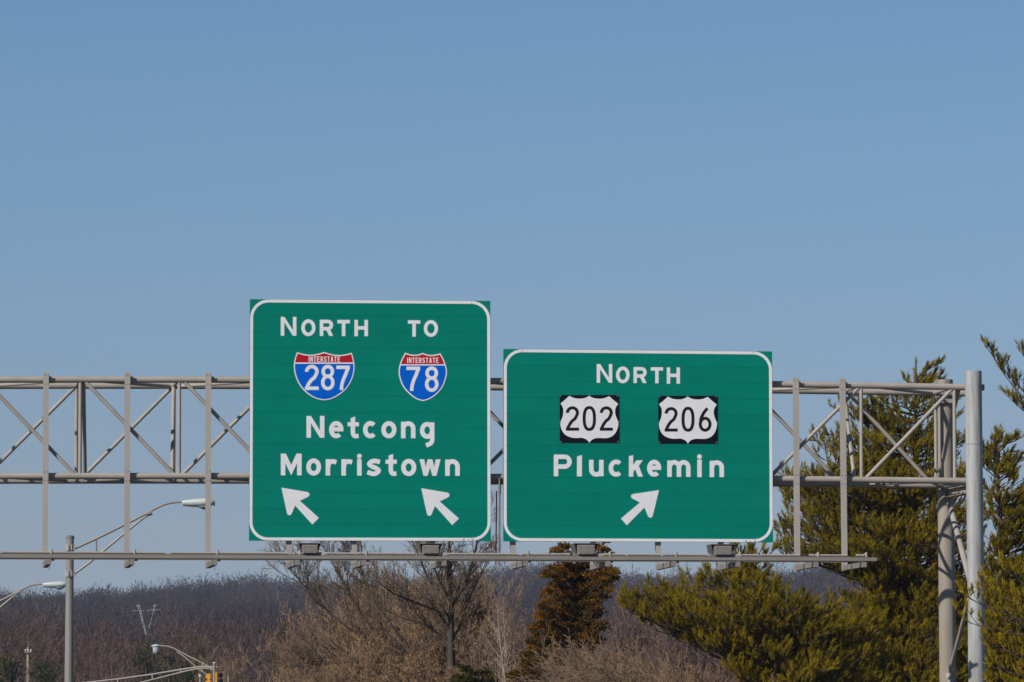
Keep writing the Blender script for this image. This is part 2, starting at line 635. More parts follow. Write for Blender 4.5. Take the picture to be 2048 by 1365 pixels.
def ground_h(x, y):
    x = np.asarray(x, float)
    y = np.asarray(y, float)
    base = np.interp(y, [-200, 105, 145, 193, 320, 500, 800, 1000], [0.4, 0, -1.9, -2.8, -4.6, -2.0, 1.5, 3.0])
    bank = 1.9 * sstep(x, -7 - (y - 105) * 0.02, 0) * sstep(y, 108, 122) * (1 - sstep(y, 190, 330))
    fix = sstep(y, 120, 135) * (1 - sstep(y, 180, 300)) * sstep(x, -9, -4)
    base = base * (1 - fix * 0.85)
    t = sstep(y, 850, 2050) * 0.35 + np.clip((y - 900) / 1130, 0, 1) * 0.65
    hill = (ridge_height(x) - 6.5) * t
    hill = hill * (1 - 0.35 * sstep(y, 2060, 3200))
    hill = hill + sstep(y, 1500, 2000) * (2.2 * np.sin(x / 17.0 + 1.1) + 1.8 * np.sin(x / 39.0 + .4) + .9 * np.sin(x / 8.3))
    roll = 1.6 * np.sin(x / 61.0 + y / 170.0) * np.sin(y / 93.0 + 1.3) * sstep(y, 900, 1300)
    return base + bank + hill + roll


def gz(x, y):
    return float(ground_h(x, y))


# ------------------------------------------------------------------ the gantry
OC = 0.225                       # centre of the front chords behind the sign faces
DEPTH = 1.87
CR = 0.0625
PT = [gs(x, y, OC) for x, y in ((-60, 759.6), (0, 759.7), (250, 759.9), (472, 760.5), (995, 762.5), (1552, 768.6), (1713, 771.3), (1891, 774.4))]
PB = [gs(x, y, OC) for x, y in ((-60, 952.7), (0, 952.8), (250, 952.8), (472, 952.9), (995, 954.3), (1617, 958.7), (1891, 962.3))]
ct = np.polyfit([p[0] for p in PT], [p[1] for p in PT], 2)
cb = np.polyfit([p[0] for p in PB], [p[1] for p in PB], 2)
zt = lambda s: float(np.polyval(ct, s))
zb = lambda s: float(np.polyval(cb, s))
S_END = gs(1968, 776, OC)[0]
S_LEFT = -20.0

legpt = gpt(1953, 1365, 0.0)
leg_s = gs(1949.5, 1050, 0.0)[0]
gbase = G(leg_s, 0, 0)
gantry = thing('sign_gantry', (gbase[0], gbase[1], gz(gbase[0], gbase[1])),
               'long beige tubular steel sign gantry crossing the picture with one grey galvanised leg at right', 'gantry')


def gtube(name, pts, r, n=14, m='paint', label=None):
    return MB().tube([G(*p) for p in pts], r, n).build(name, M[m], gantry, smooth=True, label=label)


def gbox(mb, s0, s1, o0, o1, z0, z1, z0b=None, z1b=None):
    return mb.box8([G(s0, o0, z0), G(s1, o0, z0), G(s1, o1, z0), G(s0, o1, z0), G(s0, o0, z1), G(s1, o0, z1), G(s1, o1, z1), G(s0, o1, z1)])


ss = np.linspace(S_LEFT, S_END, 26)
for off in (OC, OC + DEPTH):
    e = S_END if off == OC else gs(1936, 785, off)[0]
    gtube('top_chord', [(s, off, zt(s)) for s in np.linspace(S_LEFT, e, 26)], CR, 18)
    gtube('bottom_chord', [(s, off, zb(s)) for s in np.linspace(S_LEFT, e, 26)], CR, 18)

sA, sB = gs(160.3, 850, OC)[0], gs(1722.6, 850, OC)[0]
pitch_s = (sB - sA) / 8
joints = [sA + k * pitch_s for k in range(-7, 9)] + [gs(1909, 850, OC)[0]]
OR_ = OC + DEPTH
r1, r2 = 0.035, 0.038
for j, s in enumerate(joints):
    k = j - 7
    for off in (OC, OR_):
        gtube('vertical_strut', [(s, off, zb(s) + CR * .8), (s, off, zt(s) - CR * .8)], r1)
    for zz in (zt, zb):
        gtube('cross_strut', [(s, OC + CR * .8, zz(s)), (s, OR_ - CR * .8, zz(s))], 0.030, 10)
    # sway diagonal inside the frame at this joint
    if k == 9:
        gtube('sway_brace', [(s + .09, OC + .05, zt(s) - .05), (s + .02, OR_ - .05, zb(s) + .05)], 0.042)
    elif k in (0, 2, 4, 6):
        gtube('sway_brace', [(s + .06, OC + .05, zt(s) - .04), (s + .17, OR_ - .05, zb(s) + .04)], r2)
    else:
        gtube('sway_brace', [(s - .01, OR_ - .05, zt(s) - .04), (s - .13, OC + .05, zb(s) + .04)], r2)
    if j + 1 < len(joints):
        s2 = joints[j + 1]
        falling = [(s + .10, zt(s) - .045), (s2 - .11, zb(s2) + .045)]
        rising = [(s + .10, zb(s) + .045), (s2 - .05, zt(s2) - .045)]
        fr, rr = (falling, rising) if k < 4 else (rising, falling)
        gtube('diagonal_brace', [(a, OC, z) for a, z in fr], r2)
        gtube('diagonal_brace', [(a, OR_, z) for a, z in rr], r2)
        if k % 2 == 0:
            gtube('lateral_brace', [(s + .2, OC + .05, zt(s) - .01), (s2 - .1, OR_ - .05, zt(s2) - .01)], 0.034, 10)
            gtube('lateral_brace', [(s + .2, OR_ - .05, zb(s)), (s2 - .1, OC + .05, zb(s2))], 0.034, 10)
        else:
            gtube('lateral_brace', [(s + .1, OR_ - .05, zt(s) - .01), (s2 - .2, OC + .05, zt(s2) - .01)], 0.034, 10)
            gtube('lateral_brace', [(s + .1, OC + .05, zb(s)), (s2 - .2, OR_ - .05, zb(s2))], 0.034, 10)

# legs at the right
LR = 0.163
zg = gz(gbase[0], gbase[1])
ztop = gs(1946, 743, 0)[1]


def leg(name, s0, s1, off, z1, r, m, label):
    mb = MB()
    mb.tube([G(s1, off, -0.05), G(s1, off, 0.0 + 0.03)], r * 1.9, 24)
    mb.tube([G(s1, off, 0.0), G(s1 + (s0 - s1) * .5, off, z1 * .5), G(s0, off, z1 - 0.02), G(s0, off, z1)], [r, r, r, r * .985], 32)
    return mb.build(name, m, gantry, smooth=True, label=label)


fs0 = gs(1945.8, 745, 0)[0]
fs1 = gs(1953.2, 1365, 0)[0]
fs_g = fs0 + (fs1 - fs0) * (ztop - 0) / (ztop - gs(1953, 1365, 0)[1])
leg('front_leg', fs0, fs_g, -0.03, ztop, LR, M['galv'], 'bright galvanised front leg')
zz = gs(1948, 890, 0)[1]
mb = MB()
k_ = fs0 + (fs_g - fs0) * (ztop - zz) / ztop
mb.tube([G(k_, -.03, zz), G(k_, -.03, zz + .012)], LR * 1.012, 32)
mb.build('weld_seam', M['fixture'], gantry, smooth=True)
RO = OR_ + CR + LR + .02
rs0, rz = gs(1889.2, 760, RO)
rs1 = gs(1895.6, 1365, RO)[0]
rs_g = rs0 + (rs1 - rs0) * rz / (rz - gs(1895, 1365, RO)[1])
leg('rear_leg', rs0, rs_g, RO, rz, LR * 1.0, M['paint_leg'], 'stained beige rear leg')
for off in (0.0, RO):          # the far pair of legs, left of the picture
    leg('far_leg', S_LEFT + .5, S_LEFT + .5, -0.03 if off == 0 else RO, zt(S_LEFT) + .2, LR, M['paint_leg'], None)
# saddle beam carrying the truss between the two legs
mb = MB()
zs = zb(fs0) - CR - 0.012
for (z0, z1, hw) in ((zs - .012, zs, .09), (zs - .15, zs - .0125, .008), (zs - .1625, zs - .1505, .09)):
    a0, a1 = fs0 - .02, rs0 + .02
    c = []
    for z in (z0, z1):
        c += [G(a0 - hw, LR - .02, z), G(a0 + hw, LR - .02, z), G(a1 + hw, RO - LR + .04, z), G(a1 - hw, RO - LR + .04, z)]
    mb.box8(c)
mb.build('saddle_beam', M['paint'], gantry)
for off in (OC, OR_):
    mb = MB()
    f = (off - 0) / RO
    sx = (fs0 - .02) * (1 - f) + (rs0 + .02) * f
    for ds in (-.07, .07):
        gbox(mb, sx + ds - .006, sx + ds + .006, off - .05, off + .05, zs, zb(fs0) - .03)
    mb.build('saddle_clamp', M['paint'], gantry)
# top band tying the rear chord to the rear leg
mb = MB()
sx = rs0
gbox(mb, sx - .16, sx + .16, OR_ + .02, OR_ + .22, zt(sx) - .19, zt(sx) - .075)
mb.build('top_bracket', M['paint'], gantry)
# K bracing between the legs
a = gs(1898, 1004, RO - LR * .8)
b = gs(1942, 1168, 0.05)
gtube('leg_brace', [(a[0], RO - LR * .8, a[1]), (b[0], .05, b[1])], 0.058, 16)
a = gs(1938, 1200, 0.05)
b = gs(1899, 1346, RO - LR * .8)
gtube('leg_brace', [(a[0], .05, a[1]), (b[0], RO - LR * .8, b[1])], 0.042, 16)
a = gs(1897, 1350, RO - LR * .8)
b = gs(1948, 1560, 0.05)
gtube('leg_brace', [(a[0], RO - LR * .8, a[1]), (b[0], .05, b[1])], 0.058, 16)

# hanger posts with the brackets that carry the lighting rail
posts = [(92.2, 90.6, 745), (255.3, 254.0, 745), (417.0, 416.5, 745), (580, 578, 616), (710, 708.5, 616), (866, 865.5, 616), (960, 960.5, 616),
         (1026.3, 1026.0, 712), (1187, 1187, 712), (1316, 1316.5, 714), (1441, 1442, 715), (1592.2, 1595.3, 755.5), (1685.5, 1689.8, 757)]
PW = 0.052
z_rail_t = gs(700, 1111.3, -1.95)[1]
z_rail_b = gs(700, 1118.6, -1.95)[1]
for (xa, xb, yt) in posts:
    if xa == 960:
        continue
    s0, z1 = gs(xa, yt, .07)
    s1, _ = gs(xb, 1105, .07)
    z0 = z_rail_b - .12
    mb = MB()
    for (o0, o1, hw) in ((.064, .073, PW), (.0735, .1495, .005), (.150, .159, PW)):
        mb.box8([G(s1 - hw, o0, z0), G(s1 + hw, o0, z0), G(s1 + hw, o1, z0), G(s1 - hw, o1, z0),
                 G(s0 - hw, o0, z1), G(s0 + hw, o0, z1), G(s0 + hw, o1, z1), G(s0 - hw, o1, z1)])
    for zc in (zt, zb):
        for dz in (-.085, .085):
            for ds in (-.03, .03):
                zz = zc(s0) + dz
                mb.tube([G(s0 + ds, .052, zz), G(s0 + ds, .066, zz)], .011, 8)
    mb.build('hanger_post', M['paint_post'], gantry)
    mb = MB()
    gbox(mb, s1 - .045, s1 + .045, -2.0, .062, z_rail_b - .118, z_rail_b - .021)
    gbox(mb, s1 + .0455, s1 + .105, -1.93, -1.86, z_rail_b - .05, z_rail_b - .021)
    mb.build('rail_bracket', M['rail'], gantry)

s_rail_end = gs(1754, 1117, -1.95)[0]
mb = MB()
gbox(mb, S_LEFT + 1, s_rail_end, -1.985, -1.977, z_rail_b, z_rail_t)
gbox(mb, S_LEFT + 1, s_rail_end - .1, -1.9765, -1.90, z_rail_t - .008, z_rail_t)
rail = mb.build('lighting_rail', M['rail'], gantry)
mb = MB()
gbox(mb, S_LEFT + 1, s_rail_end - .25, -1.972, -1.90, z_rail_b - .020, z_rail_b + .006)
mb.build('rail_shade_lip', M['fixture_dark'], rail)  # recessed lip, coloured dark to draw the shade line under the rail
mb = MB()
gbox(mb, S_LEFT + 1, s_rail_end - .5, -1.955, -1.93, z_rail_t + .001, z_rail_t + .018)
mb.build('conduit_shade_strip', M['fixture_dark'], rail)  # added dark strip standing in for the shadow between rail and conduit
# second rail half way back, seen from below between the brackets
mb = MB()
gbox(mb, S_LEFT + 1, s_rail_end - .4, -1.02, -.95, z_rail_b, z_rail_b + .045)
mb.build('walkway_rail', M['rail'], gantry)

# electrical conduit, in lengths with couplings
runs = [(-600, -250), (-245, -10), (5, 328), (343, 574), (596, 642), (650, 706), (714, 826), (884, 1036), (1046, 1096), (1103, 1138), (1192, 1248), (1257, 1319),
        (1328, 1412), (1463, 1514), (1523, 1598), (1620, 1692), (1714, 1727)]
for (xa, xb) in runs:
    z = z_rail_t + .036
    sa, sb = gs(xa, 1107, -1.95)[0], gs(xb, 1107, -1.95)[0]
    mb = MB()
    mb.tube([G(sa, -1.945, z), G(sb, -1.945, z)], .018, 12)
    mb.tube([G(sa - .02, -1.945, z), G(sa + .07, -1.945, z)], .024, 12)
    mb.tube([G(sb - .07, -1.945, z), G(sb + .02, -1.945, z)], .024, 12)
    mb.build('conduit', M['conduit'], gantry, smooth=True)
# short risers at the posts
for (xa, xb, yt) in posts:
    if xa in (866, 960):
        continue
    s1 = gs(xb, 1105, .07)[0]
    z = z_rail_t + .02
    mb = MB()
    mb.tube([G(s1 + .01, -1.80, z + .002), G(s1 + .02, -1.90, z + .03), G(s1 + .05, -1.955, z + .055)], .019, 10)
    mb.tube([G(s1 + .05, -1.955, z - .015), G(s1 + .05, -1.955, z + .075)], .021, 10)
    mb.build('conduit_elbow', M['conduit'], gantry, smooth=True)
for px in (98.6, 429.0):
    s1, z1 = gs(px, 1129, -1.95)
    gtube('loose_wire', [(s1, -1.93, z1 + .02), (s1 + .004, -1.93, z1 - .05), (s1, -1.93, z1 - .11)], .005, 6, 'black')
# conduit drop between the two signs
s1 = gs(997, 1000, .1)[0]
za, zbm, zc, zd = gs(997, 960, .1)[1], gs(997, 982, .1)[1], gs(997, 1075, .1)[1], z_rail_t
mb = MB()
mb.tube([G(s1, .1, zd - .1), G(s1 + .015, .1, zc)], .026, 12)
mb.tube([G(s1 + .015, .1, zc), G(s1 + .02, .1, zbm)], .019, 12)
mb.tube([G(s1 + .02, .1, zbm - .05), G(s1 + .02, .1, zbm + .13)], .03, 12)
mb.tube([G(s1 + .02, .1, zbm + .13), G(s1 + .02, .1, za + .04)], .016, 12)
mb.build('conduit_drop', M['fixture'], gantry, smooth=True)
gtube('conduit_drop', [(s1 - .045, .16, zd - .1), (s1 - .03, .16, zbm)], .012, 8, 'black')


# ------------------------------------------------------------------ the signs
def sign_map(corners):
    TL, TR, BL, BR = [np.array(c, float) for c in corners]
    W, H = np.linalg.norm(TR - TL), np.linalg.norm(BL - TL)

    def f(a, b):
        u, v = a / W, b / H
        return tuple(TL * (1 - u) * (1 - v) + TR * u * (1 - v) + BL * (1 - u) * v + BR * u * v)
    return f, W, H


rs = np.random.RandomState(5)


def make_sign(corners, rows, label, size_letters):
    f, W, H = sign_map(corners)
    c = gpt(*f(W / 2, H), 0.03)
    root = thing('highway_sign', c, label, 'road sign')
    # extruded panel rows with a hairline gap between them
    mb = MB()
    tints = []
    gap = 0.0028 / (rows * .3048) * H
    for k in range(rows):
        b0, b1 = H * k / rows + (gap / 2 if k else 0), H * (k + 1) / rows - (gap / 2 if k < rows - 1 else 0)
        tl = rs.uniform(-.0016, .0016)
        front = []
        for (a, b, o) in ((0, b1, tl), (W, b1, tl), (W, b0, -tl), (0, b0, -tl)):
            front.append(gpt(*f(a, b), o))
        back = [p + GN * (.058) for p in front]
        mb.box8([front[0], front[1], back[1], back[0], front[3], front[2], back[2], back[3]])
        tints += [rs.uniform(0, 1)] * 8
    o = mb.build('panel', M['green'], root)
    a = o.data.attributes.new('tint', 'FLOAT', 'POINT')
    a.data.foreach_set('value', np.array(tints, np.float32))
    mb = MB()
    for k in range(rows):
        b0, b1 = H * (k + .5) / rows, H * min(rows - .02, k + 1.499) / rows
        if k == 0:
            b0 = H * .02 / rows
        c8 = [gpt(*f(a_, b_), 0.06) for (a_, b_) in ((W * .01, b1), (W * .99, b1), (W * .99, b0), (W * .01, b0))]
        bk = [p + GN * .001 for p in c8]
        mb.box8([c8[0], c8[1], bk[1], bk[0], c8[3], c8[2], bk[2], bk[3]])
    mb.build('panel_back', M['sign_back'], root)
    # white border in strips, jointed like the panels
    bw, rad, ins = 5.9, 37.0, 0.5
    polys = []
    g = gap / 2 * 0.9
    for k in range(rows):
        b0, b1 = max(H * k / rows + g, rad + ins), min(H * (k + 1) / rows - g, H - rad - ins)
        if b1 - b0 > .3:
            polys += rect(ins, b0, ins + bw, b1) + rect(W - ins - bw, b0, W - ins, b1)
    polys += rect(rad + ins + .55, ins, W - rad - ins - .55, ins + bw) + rect(rad + ins + .2, H - ins - bw, W - rad - ins - .2, H - ins)
    for (cx, cy, a0) in ((ins + rad, ins + rad, 180), (W - ins - rad, ins + rad, 270), (W - ins - rad, H - ins - rad, 0), (ins + rad, H - ins - rad, 90)):
        polys += strip(arc(cx, cy, rad - bw / 2, rad - bw / 2, a0, a0 + 90, 14), bw)
    polys = [[f(*p) for p in pl] for pl in polys]
    plate('border', polys, -.0018, .004, M['white'], root)
    word('size_mark', size_letters, -.0062, .001, M['legend_black'], root)
    return root, f, W, H


c1 = ((500, 598.8), (980.8, 602.2), (498.3, 1081.8), (981.7, 1082.6))
c2 = ((1007.2, 698.2), (1544.3, 703.3), (1007.0, 1083.0), (1546.2, 1085.2))
sm1 = [('1', 925.5, 1078, 926.6, 1081.3, .8), ('5', 927.3, 1078, 928.8, 1081.3, .55), ('x', 936.1, 1079, 937.5, 1081.2, .6),
       ('1', 943.2, 1078, 944.3, 1081.3, .8), ('5', 945.2, 1078, 946.8, 1081.3, .55)]
sm2 = [('1', 1490.6, 1081.3, 1491.7, 1084.4, .7), ('7', 1492.5, 1081.3, 1494.5, 1084.4, .6), ('x', 1500.4, 1082.3, 1501.9, 1084.3, .6),
       ('1', 1507.8, 1081.3, 1508.9, 1084.4, .7), ('2', 1509.8, 1081.3, 1511.9, 1084.4, .55)]
sign1, f1, W1, H1 = make_sign(c1, 15, 'larger square green road sign with the blue interstate shields 287 and 78', sm1)
sign2, f2, W2, H2 = make_sign(c2, 12, 'green road sign with black and white route shields 202 and 206', sm2)

LT = (-.0018, .0042)              # lettering: just clear of the panel face
Z = zoomed
for (root, items) in (
    (sign1, Z(550, 620, 10.24, [('N', 118, 145, 440, 533), ('O', 538, 195, 830, 541), ('R', 917, 203, 1192, 537), ('T', 1278, 207, 1533, 540), ('H', 1627, 207, 1905, 543)], 73)),
    (sign1, Z(800, 620, 10.24, [('T', 162, 215, 417, 552), ('O', 488, 212, 780, 556)], 71)),
    (sign1, Z(600, 820, 7.314, [('N', 95, 90, 358, 410), ('e', 425, 165, 637, 418), ('t', 697, 97, 862, 418), ('c', 922, 165, 1132, 418), ('o', 1190, 167, 1412, 418),
                                ('n', 1478, 168, 1690, 417), ('g', 1755, 178, 1967, 543)], 66)),
    (sign1, Z(550, 890, 5.389, [('M', 63, 95, 287, 330), ('o', 337, 147, 497, 333), ('r', 546, 150, 664, 332), ('r', 716, 150, 834, 333), ('i', 884, 97, 935, 333),
                                ('s', 987, 150, 1142, 337), ('t', 1192, 98, 1313, 336), ('o', 1360, 152, 1523, 338), ('w', 1557, 157, 1785, 335), ('n', 1835, 155, 1992, 335)], 49)),
    (sign2, Z(1180, 715, 10.24, [('N', 138, 138, 457, 523), ('O', 533, 190, 812, 533), ('R', 892, 200, 1162, 530), ('T', 1245, 204, 1497, 533), ('H', 1573, 207, 1843, 543)], 70)),
    (sign2, Z(1100, 895, 5.689, [('P', 43, 83, 248, 330), ('l', 308, 88, 365, 332), ('u', 445, 143, 610, 335), ('c', 668, 140, 832, 335), ('k', 898, 88, 1058, 335),
                                 ('e', 1105, 142, 1266, 335), ('m', 1335, 145, 1600, 337), ('i', 1675, 80, 1728, 340), ('n', 1817, 148, 1980, 340)], 51)),
):
    word('lettering', items, *LT, M['white'], root)


def arrow_poly(ox, oy, k, tip, l1, r1_, a1, in1, t1, t2, in2, l2, r2_, a2):
    p = [tip] + arc(l1[0], l1[1], r1_, r1_, a1[0], a1[1], 10) + [in1, t1, t2, in2] + arc(l2[0], l2[1], r2_, r2_, a2[0], a2[1], 10)
    return [[(ox + x / k, oy + y / k) for x, y in p]]


left_arrow = arrow_poly(550, 965, 14.37, (183, 153), (922, 352), 72, (-82, 62), (715, 535), (1265, 1025), (1075, 1215), (580, 668), (416, 878), 70, (26, 168))
plate('arrow', left_arrow, *LT, M['white'], sign1)
plate('arrow', [[(x + 279.8, y + 1.2) for x, y in left_arrow[0]]], *LT, M['white'], sign1)
right_arrow = arrow_poly(1230, 970, 15.17, (1337, 163), (1072, 922), 77, (12, 152), (895, 690), (362, 1230), (178, 1025), (757, 540), (562, 352), 74, (118, 262))
plate('arrow', right_arrow, *LT, M['white'], sign2)


def outline(segs):
    out = []
    for s in segs:
        q = spline(s, 5)
        out += [tuple(p) for p in q[:-1]]
    return out


def inset(poly, d):
    P = np.array(poly)
    n = len(P)
    A = 0.5 * sum(P[i][0] * P[(i + 1) % n][1] - P[(i + 1) % n][0] * P[i][1] for i in range(n))
    sg = 1 if A > 0 else -1
    out = []
    for i in range(n):
        a, b, c = P[i - 1], P[i], P[(i + 1) % n]
        d1 = (b - a) / np.linalg.norm(b - a)
        d2 = (c - b) / np.linalg.norm(c - b)
        m = d1 + d2
        m /= np.linalg.norm(m)
        nn = np.array([-m[1], m[0]]) * sg
        cs = max(.5, float(np.dot(nn, np.array([-d1[1], d1[0]]) * sg)))
        out.append(tuple(b + nn * d / cs))
    return out


def clip(poly, yc, keep_above):
    out = []
    ins = (lambda p: p[1] <= yc) if keep_above else (lambda p: p[1] >= yc)
    for i in range(len(poly)):
        a, b = poly[i - 1], poly[i]
        if ins(a) != ins(b):
            t = (yc - a[1]) / (b[1] - a[1])
            out.append((a[0] + (b[0] - a[0]) * t, yc))
        if ins(b):
            out.append(b)
    return out


def interstate(root, ox, oy, k, segs, d, y1, y2, title, title_box, nums, t):
    ol = outline(segs)
    tr = lambda pl: [(ox + x / k, oy + y / k) for x, y in pl]
    base = plate('route_shield', [tr(ol)], -.002, .006, M['white'], root)
    inn = inset(ol, d)
    plate('red_field', [tr(clip(inn, y1, True))], -.008, .0015, M['sign_red'], base)
    plate('blue_field', [tr(clip(inn, y2, False))], -.008, .0015, M['sign_blue'], base)
    x0, yy0, x1, yy1 = title_box
    n = len(title)
    wts = [0.38 if c == 'I' else 1.0 for c in title]
    gapw = .30
    unit = (x1 - x0) / (sum(wts) + gapw * (n - 1))
    its, x = [], x0
    for c, w in zip(title, wts):
        its.append((c, x, yy0, x + w * unit, yy1))
        x += (w + gapw) * unit
    word('lettering', Z(ox, oy, k, its, 20), -.0095, .0012, M['white'], base)
    word('numerals', Z(ox, oy, k, nums, t), -.0095, .0012, M['white'], base)


interstate(sign1, 580, 695, 12.41,
           [[(175, 122), (340, 168), (510, 186), (690, 163), (848, 116)], [(848, 116), (1010, 166), (1190, 192), (1370, 178), (1532, 135)],
            [(1532, 135), (1578, 290), (1602, 470), (1578, 680), (1500, 880), (1380, 1050), (1200, 1195), (1020, 1285), (845, 1318)],
            [(845, 1318), (660, 1280), (480, 1185), (310, 1035), (190, 850), (118, 650), (95, 470), (118, 290), (175, 122)]],
           27, 376, 410, 'INTERSTATE', (460, 228, 1245, 362), [('2', 370, 435, 712, 1060), ('8', 770, 435, 1107, 1068), ('7', 1148, 455, 1485, 1062)], 86)
interstate(sign1, 785, 695, 12.41,
           [[(316, 132), (430, 172), (550, 188), (660, 172), (750, 138)], [(750, 138), (850, 175), (960, 192), (1080, 178), (1188, 145)],
            [(1188, 145), (1290, 350), (1352, 590), (1320, 800), (1230, 1010), (1080, 1180), (910, 1290), (752, 1338)],
            [(752, 1338), (590, 1285), (430, 1170), (275, 1000), (185, 800), (152, 590), (205, 350), (316, 132)]],
           29, 420, 452, 'INTERSTATE', (360, 258, 1145, 390), [('7', 347, 480, 685, 1083), ('8', 805, 476, 1143, 1108)], 86)


def us_route(root, ox, oy, dx, dy, nums):
    k = 11.87
    ox, oy = ox + dx / k, oy + dy / k
    tr = lambda pl: [(ox + x / k, oy + y / k) for x, y in pl]
    sq = [(112, 135), (122, 125), (1512, 125), (1522, 135), (1528, 1252), (1518, 1264), (122, 1260), (112, 1250)]
    base = plate('route_shield', [tr(sq)], -.002, .006, M['sign_black'], root)
    ol = outline([[(340, 143), (450, 195), (575, 213), (700, 198), (810, 148)], [(810, 148), (920, 198), (1050, 213), (1175, 198), (1285, 152)],
                  [(1285, 152), (1390, 245), (1500, 335)], [(1500, 335), (1440, 430), (1428, 540), (1455, 650), (1495, 750), (1502, 850), (1450, 1000), (1360, 1100), (1240, 1145),
                                                            (1100, 1147), (1000, 1145), (890, 1180), (814, 1252)],
                  [(814, 1252), (745, 1180), (640, 1142), (520, 1145), (410, 1138), (270, 1085), (175, 985), (128, 840), (140, 740), (180, 640), (197, 530), (185, 420), (130, 325)],
                  [(130, 325), (240, 235), (340, 143)]])
    fld = plate('shield_field', [tr(ol)], -.008, .0015, M['white'], base)
    word('numerals', Z(ox, oy, k, nums, 74), -.0095, .0012, M['legend_black'], base)
    mb = MB()
    for (x, y) in ((138, 150), (1487, 142), (140, 1235), (1497, 1232), (810, 133), (124, 770), (1510, 760), (814, 1256)):
        p = gpt(ox + x / k, oy + y / k, -.008)
        mb.tube([p, p - GN * .006], .011, 8)
    mb.build('rivet', M['screw'], base)


us_route(sign2, 1110, 780, 0, 0, [('2', 258, 392, 570, 973), ('0', 655, 385, 974, 979), ('2', 1063, 392, 1373, 973)])
us_route(sign2, 1305, 780, 26, 18, [('2', 262, 392, 571, 975), ('0', 662, 385, 972, 979), ('6', 1071, 403, 1376, 979)])


# ------------------------------------------------------------------ sign lights on the rail
fix_px = [(594.5, 638.0, 1088.0, 1109.5), (834.5, 879.5, 1089, 1110), (1142.5, 1190.5, 1088.3, 1109.5), (1415, 1463, 1090.3, 1111.5)]
fix_lab = ['grey sign light on the rail under the left half of the larger sign', 'grey sign light on the rail under the right half of the larger sign',
           'grey sign light beside the rusty cedar top, under the smaller sign', 'grey sign light on the rail under the right end of the smaller sign']
for (xa, xb, ya, yb), lab in zip(fix_px, fix_lab):
    s0, z1 = gs(xa, ya, -1.55)
    s1, z0 = gs(xb, yb, -1.9)
    s1 = gs(xb, ya, -1.55)[0]
    z0 = z_rail_t + .019
    w = s1 - s0
    cxs = (s0 + s1) / 2
    root = thing('sign_light', G(cxs, -1.95, z0), lab, 'light fixture', 'floodlights under the signs')
    hb = w * .36
    mb = MB()
    rings = []
    for (o, hw, za_, zb_) in ((-2.02, hb * .96, z0 + .012, z1 - .048), (-2.0, hb, z0 + .004, z1 - .032), (-1.72, hb * 1.16, z0 + .0, z1 - .022), (-1.56, w * .47, z0 + .02, z1 - .012)):
        rings.append([G(cxs - hw + .01, o, za_), G(cxs + hw + .01, o, za_), G(cxs + hw, o, zb_), G(cxs - hw, o, zb_)])
    mb.loft(rings)
    mb.build('housing', M['fixture'], root)
    mb = MB()                                   # door on the back with its screws
    gbox(mb, cxs - hb * .82, cxs + hb * .93, -2.032, -2.0205, z0 + .022, z1 - .062)
    door = mb.build('door', M['fixture'], root)
    mb = MB()
    for u in (-.7, .1, .8):
        for zz in (z0 + .03, z1 - .072):
            mb.tube([G(cxs + hb * u, -2.0325, zz), G(cxs + hb * u, -2.040, zz)], .008, 8)
    mb.build('screw', M['fixture_dark'], door)
    mb = MB()                                   # hood with turned down sides
    gbox(mb, s0, s1, -1.99, -1.40, z1 - .010, z1)
    for sg in (-1, 1):
        a, b = (s0, s0 + .008) if sg < 0 else (s1 - .008, s1)
        k_ = -.05 * sg
        mb.box8([G(a + k_, -1.92, z0 + .03), G(b + k_, -1.92, z0 + .03), G(b + k_ * .5, -1.42, z0 + .06), G(a + k_ * .5, -1.42, z0 + .06),
                 G(a, -1.96, z1 - .0105), G(b, -1.96, z1 - .0105), G(b, -1.42, z1 - .0105), G(a, -1.42, z1 - .0105)])
    mb.build('hood', M['fixture_dark'], root)
    gl = MB()
    gbox(gl, cxs - w * .44, cxs + w * .44, -1.554, -1.548, z0 + .03, z1 - .015)
    gl.build('lens', M['lens'], root)
    mb = MB()                                   # mounting foot clamped round the rail
    gbox(mb, cxs + w * .30, cxs + w * .55, -2.0, -1.88, z_rail_b - .045, z_rail_b - .021)
    mb.tube([G(cxs + w * .34, -1.93, z_rail_b - .04), G(cxs + w * .42, -1.93, z_rail_b - .13), G(cxs + w * .47, -1.93, z_rail_b - .04)], .011, 8)
    mb.build('mounting_foot', M['fixture_dark'], root)
    mb = MB()
    mb.tube([G(cxs + w * .46, -1.95, z_rail_t + .02), G(cxs + w * .62, -1.97, z_rail_t + .008), G(cxs + w * .80, -1.955, z_rail_t + .022)], .012, 8)
    mb.build('supply_cable', M['conduit'], root)
# ------------------------------------------------------------------ street lamps
def loft_axis(mb, path, sections, n=12):
    """path: list of 3-D centres; sections: (half width across, half height up, half height down)"""
    P = [np.array(p, float) for p in path]
    ax = P[-1] - P[0]
    ax[2] = 0
    ax /= np.linalg.norm(ax)
    side = np.array([-ax[1], ax[0], 0])
    rings = []
    for p, (hw, hu, hd) in zip(P, sections):
        rg = []
        for k in range(n):
            t = 2 * math.pi * k / n
            c, s = math.cos(t), math.sin(t)
            rg.append(p + side * hw * c + np.array([0, 0, 1.0]) * (hu * s if s > 0 else hd * s))
        rings.append(rg)
    return mb.loft(rings)


LD = 145.0
lx0 = at(139, 1365, LD)[0]


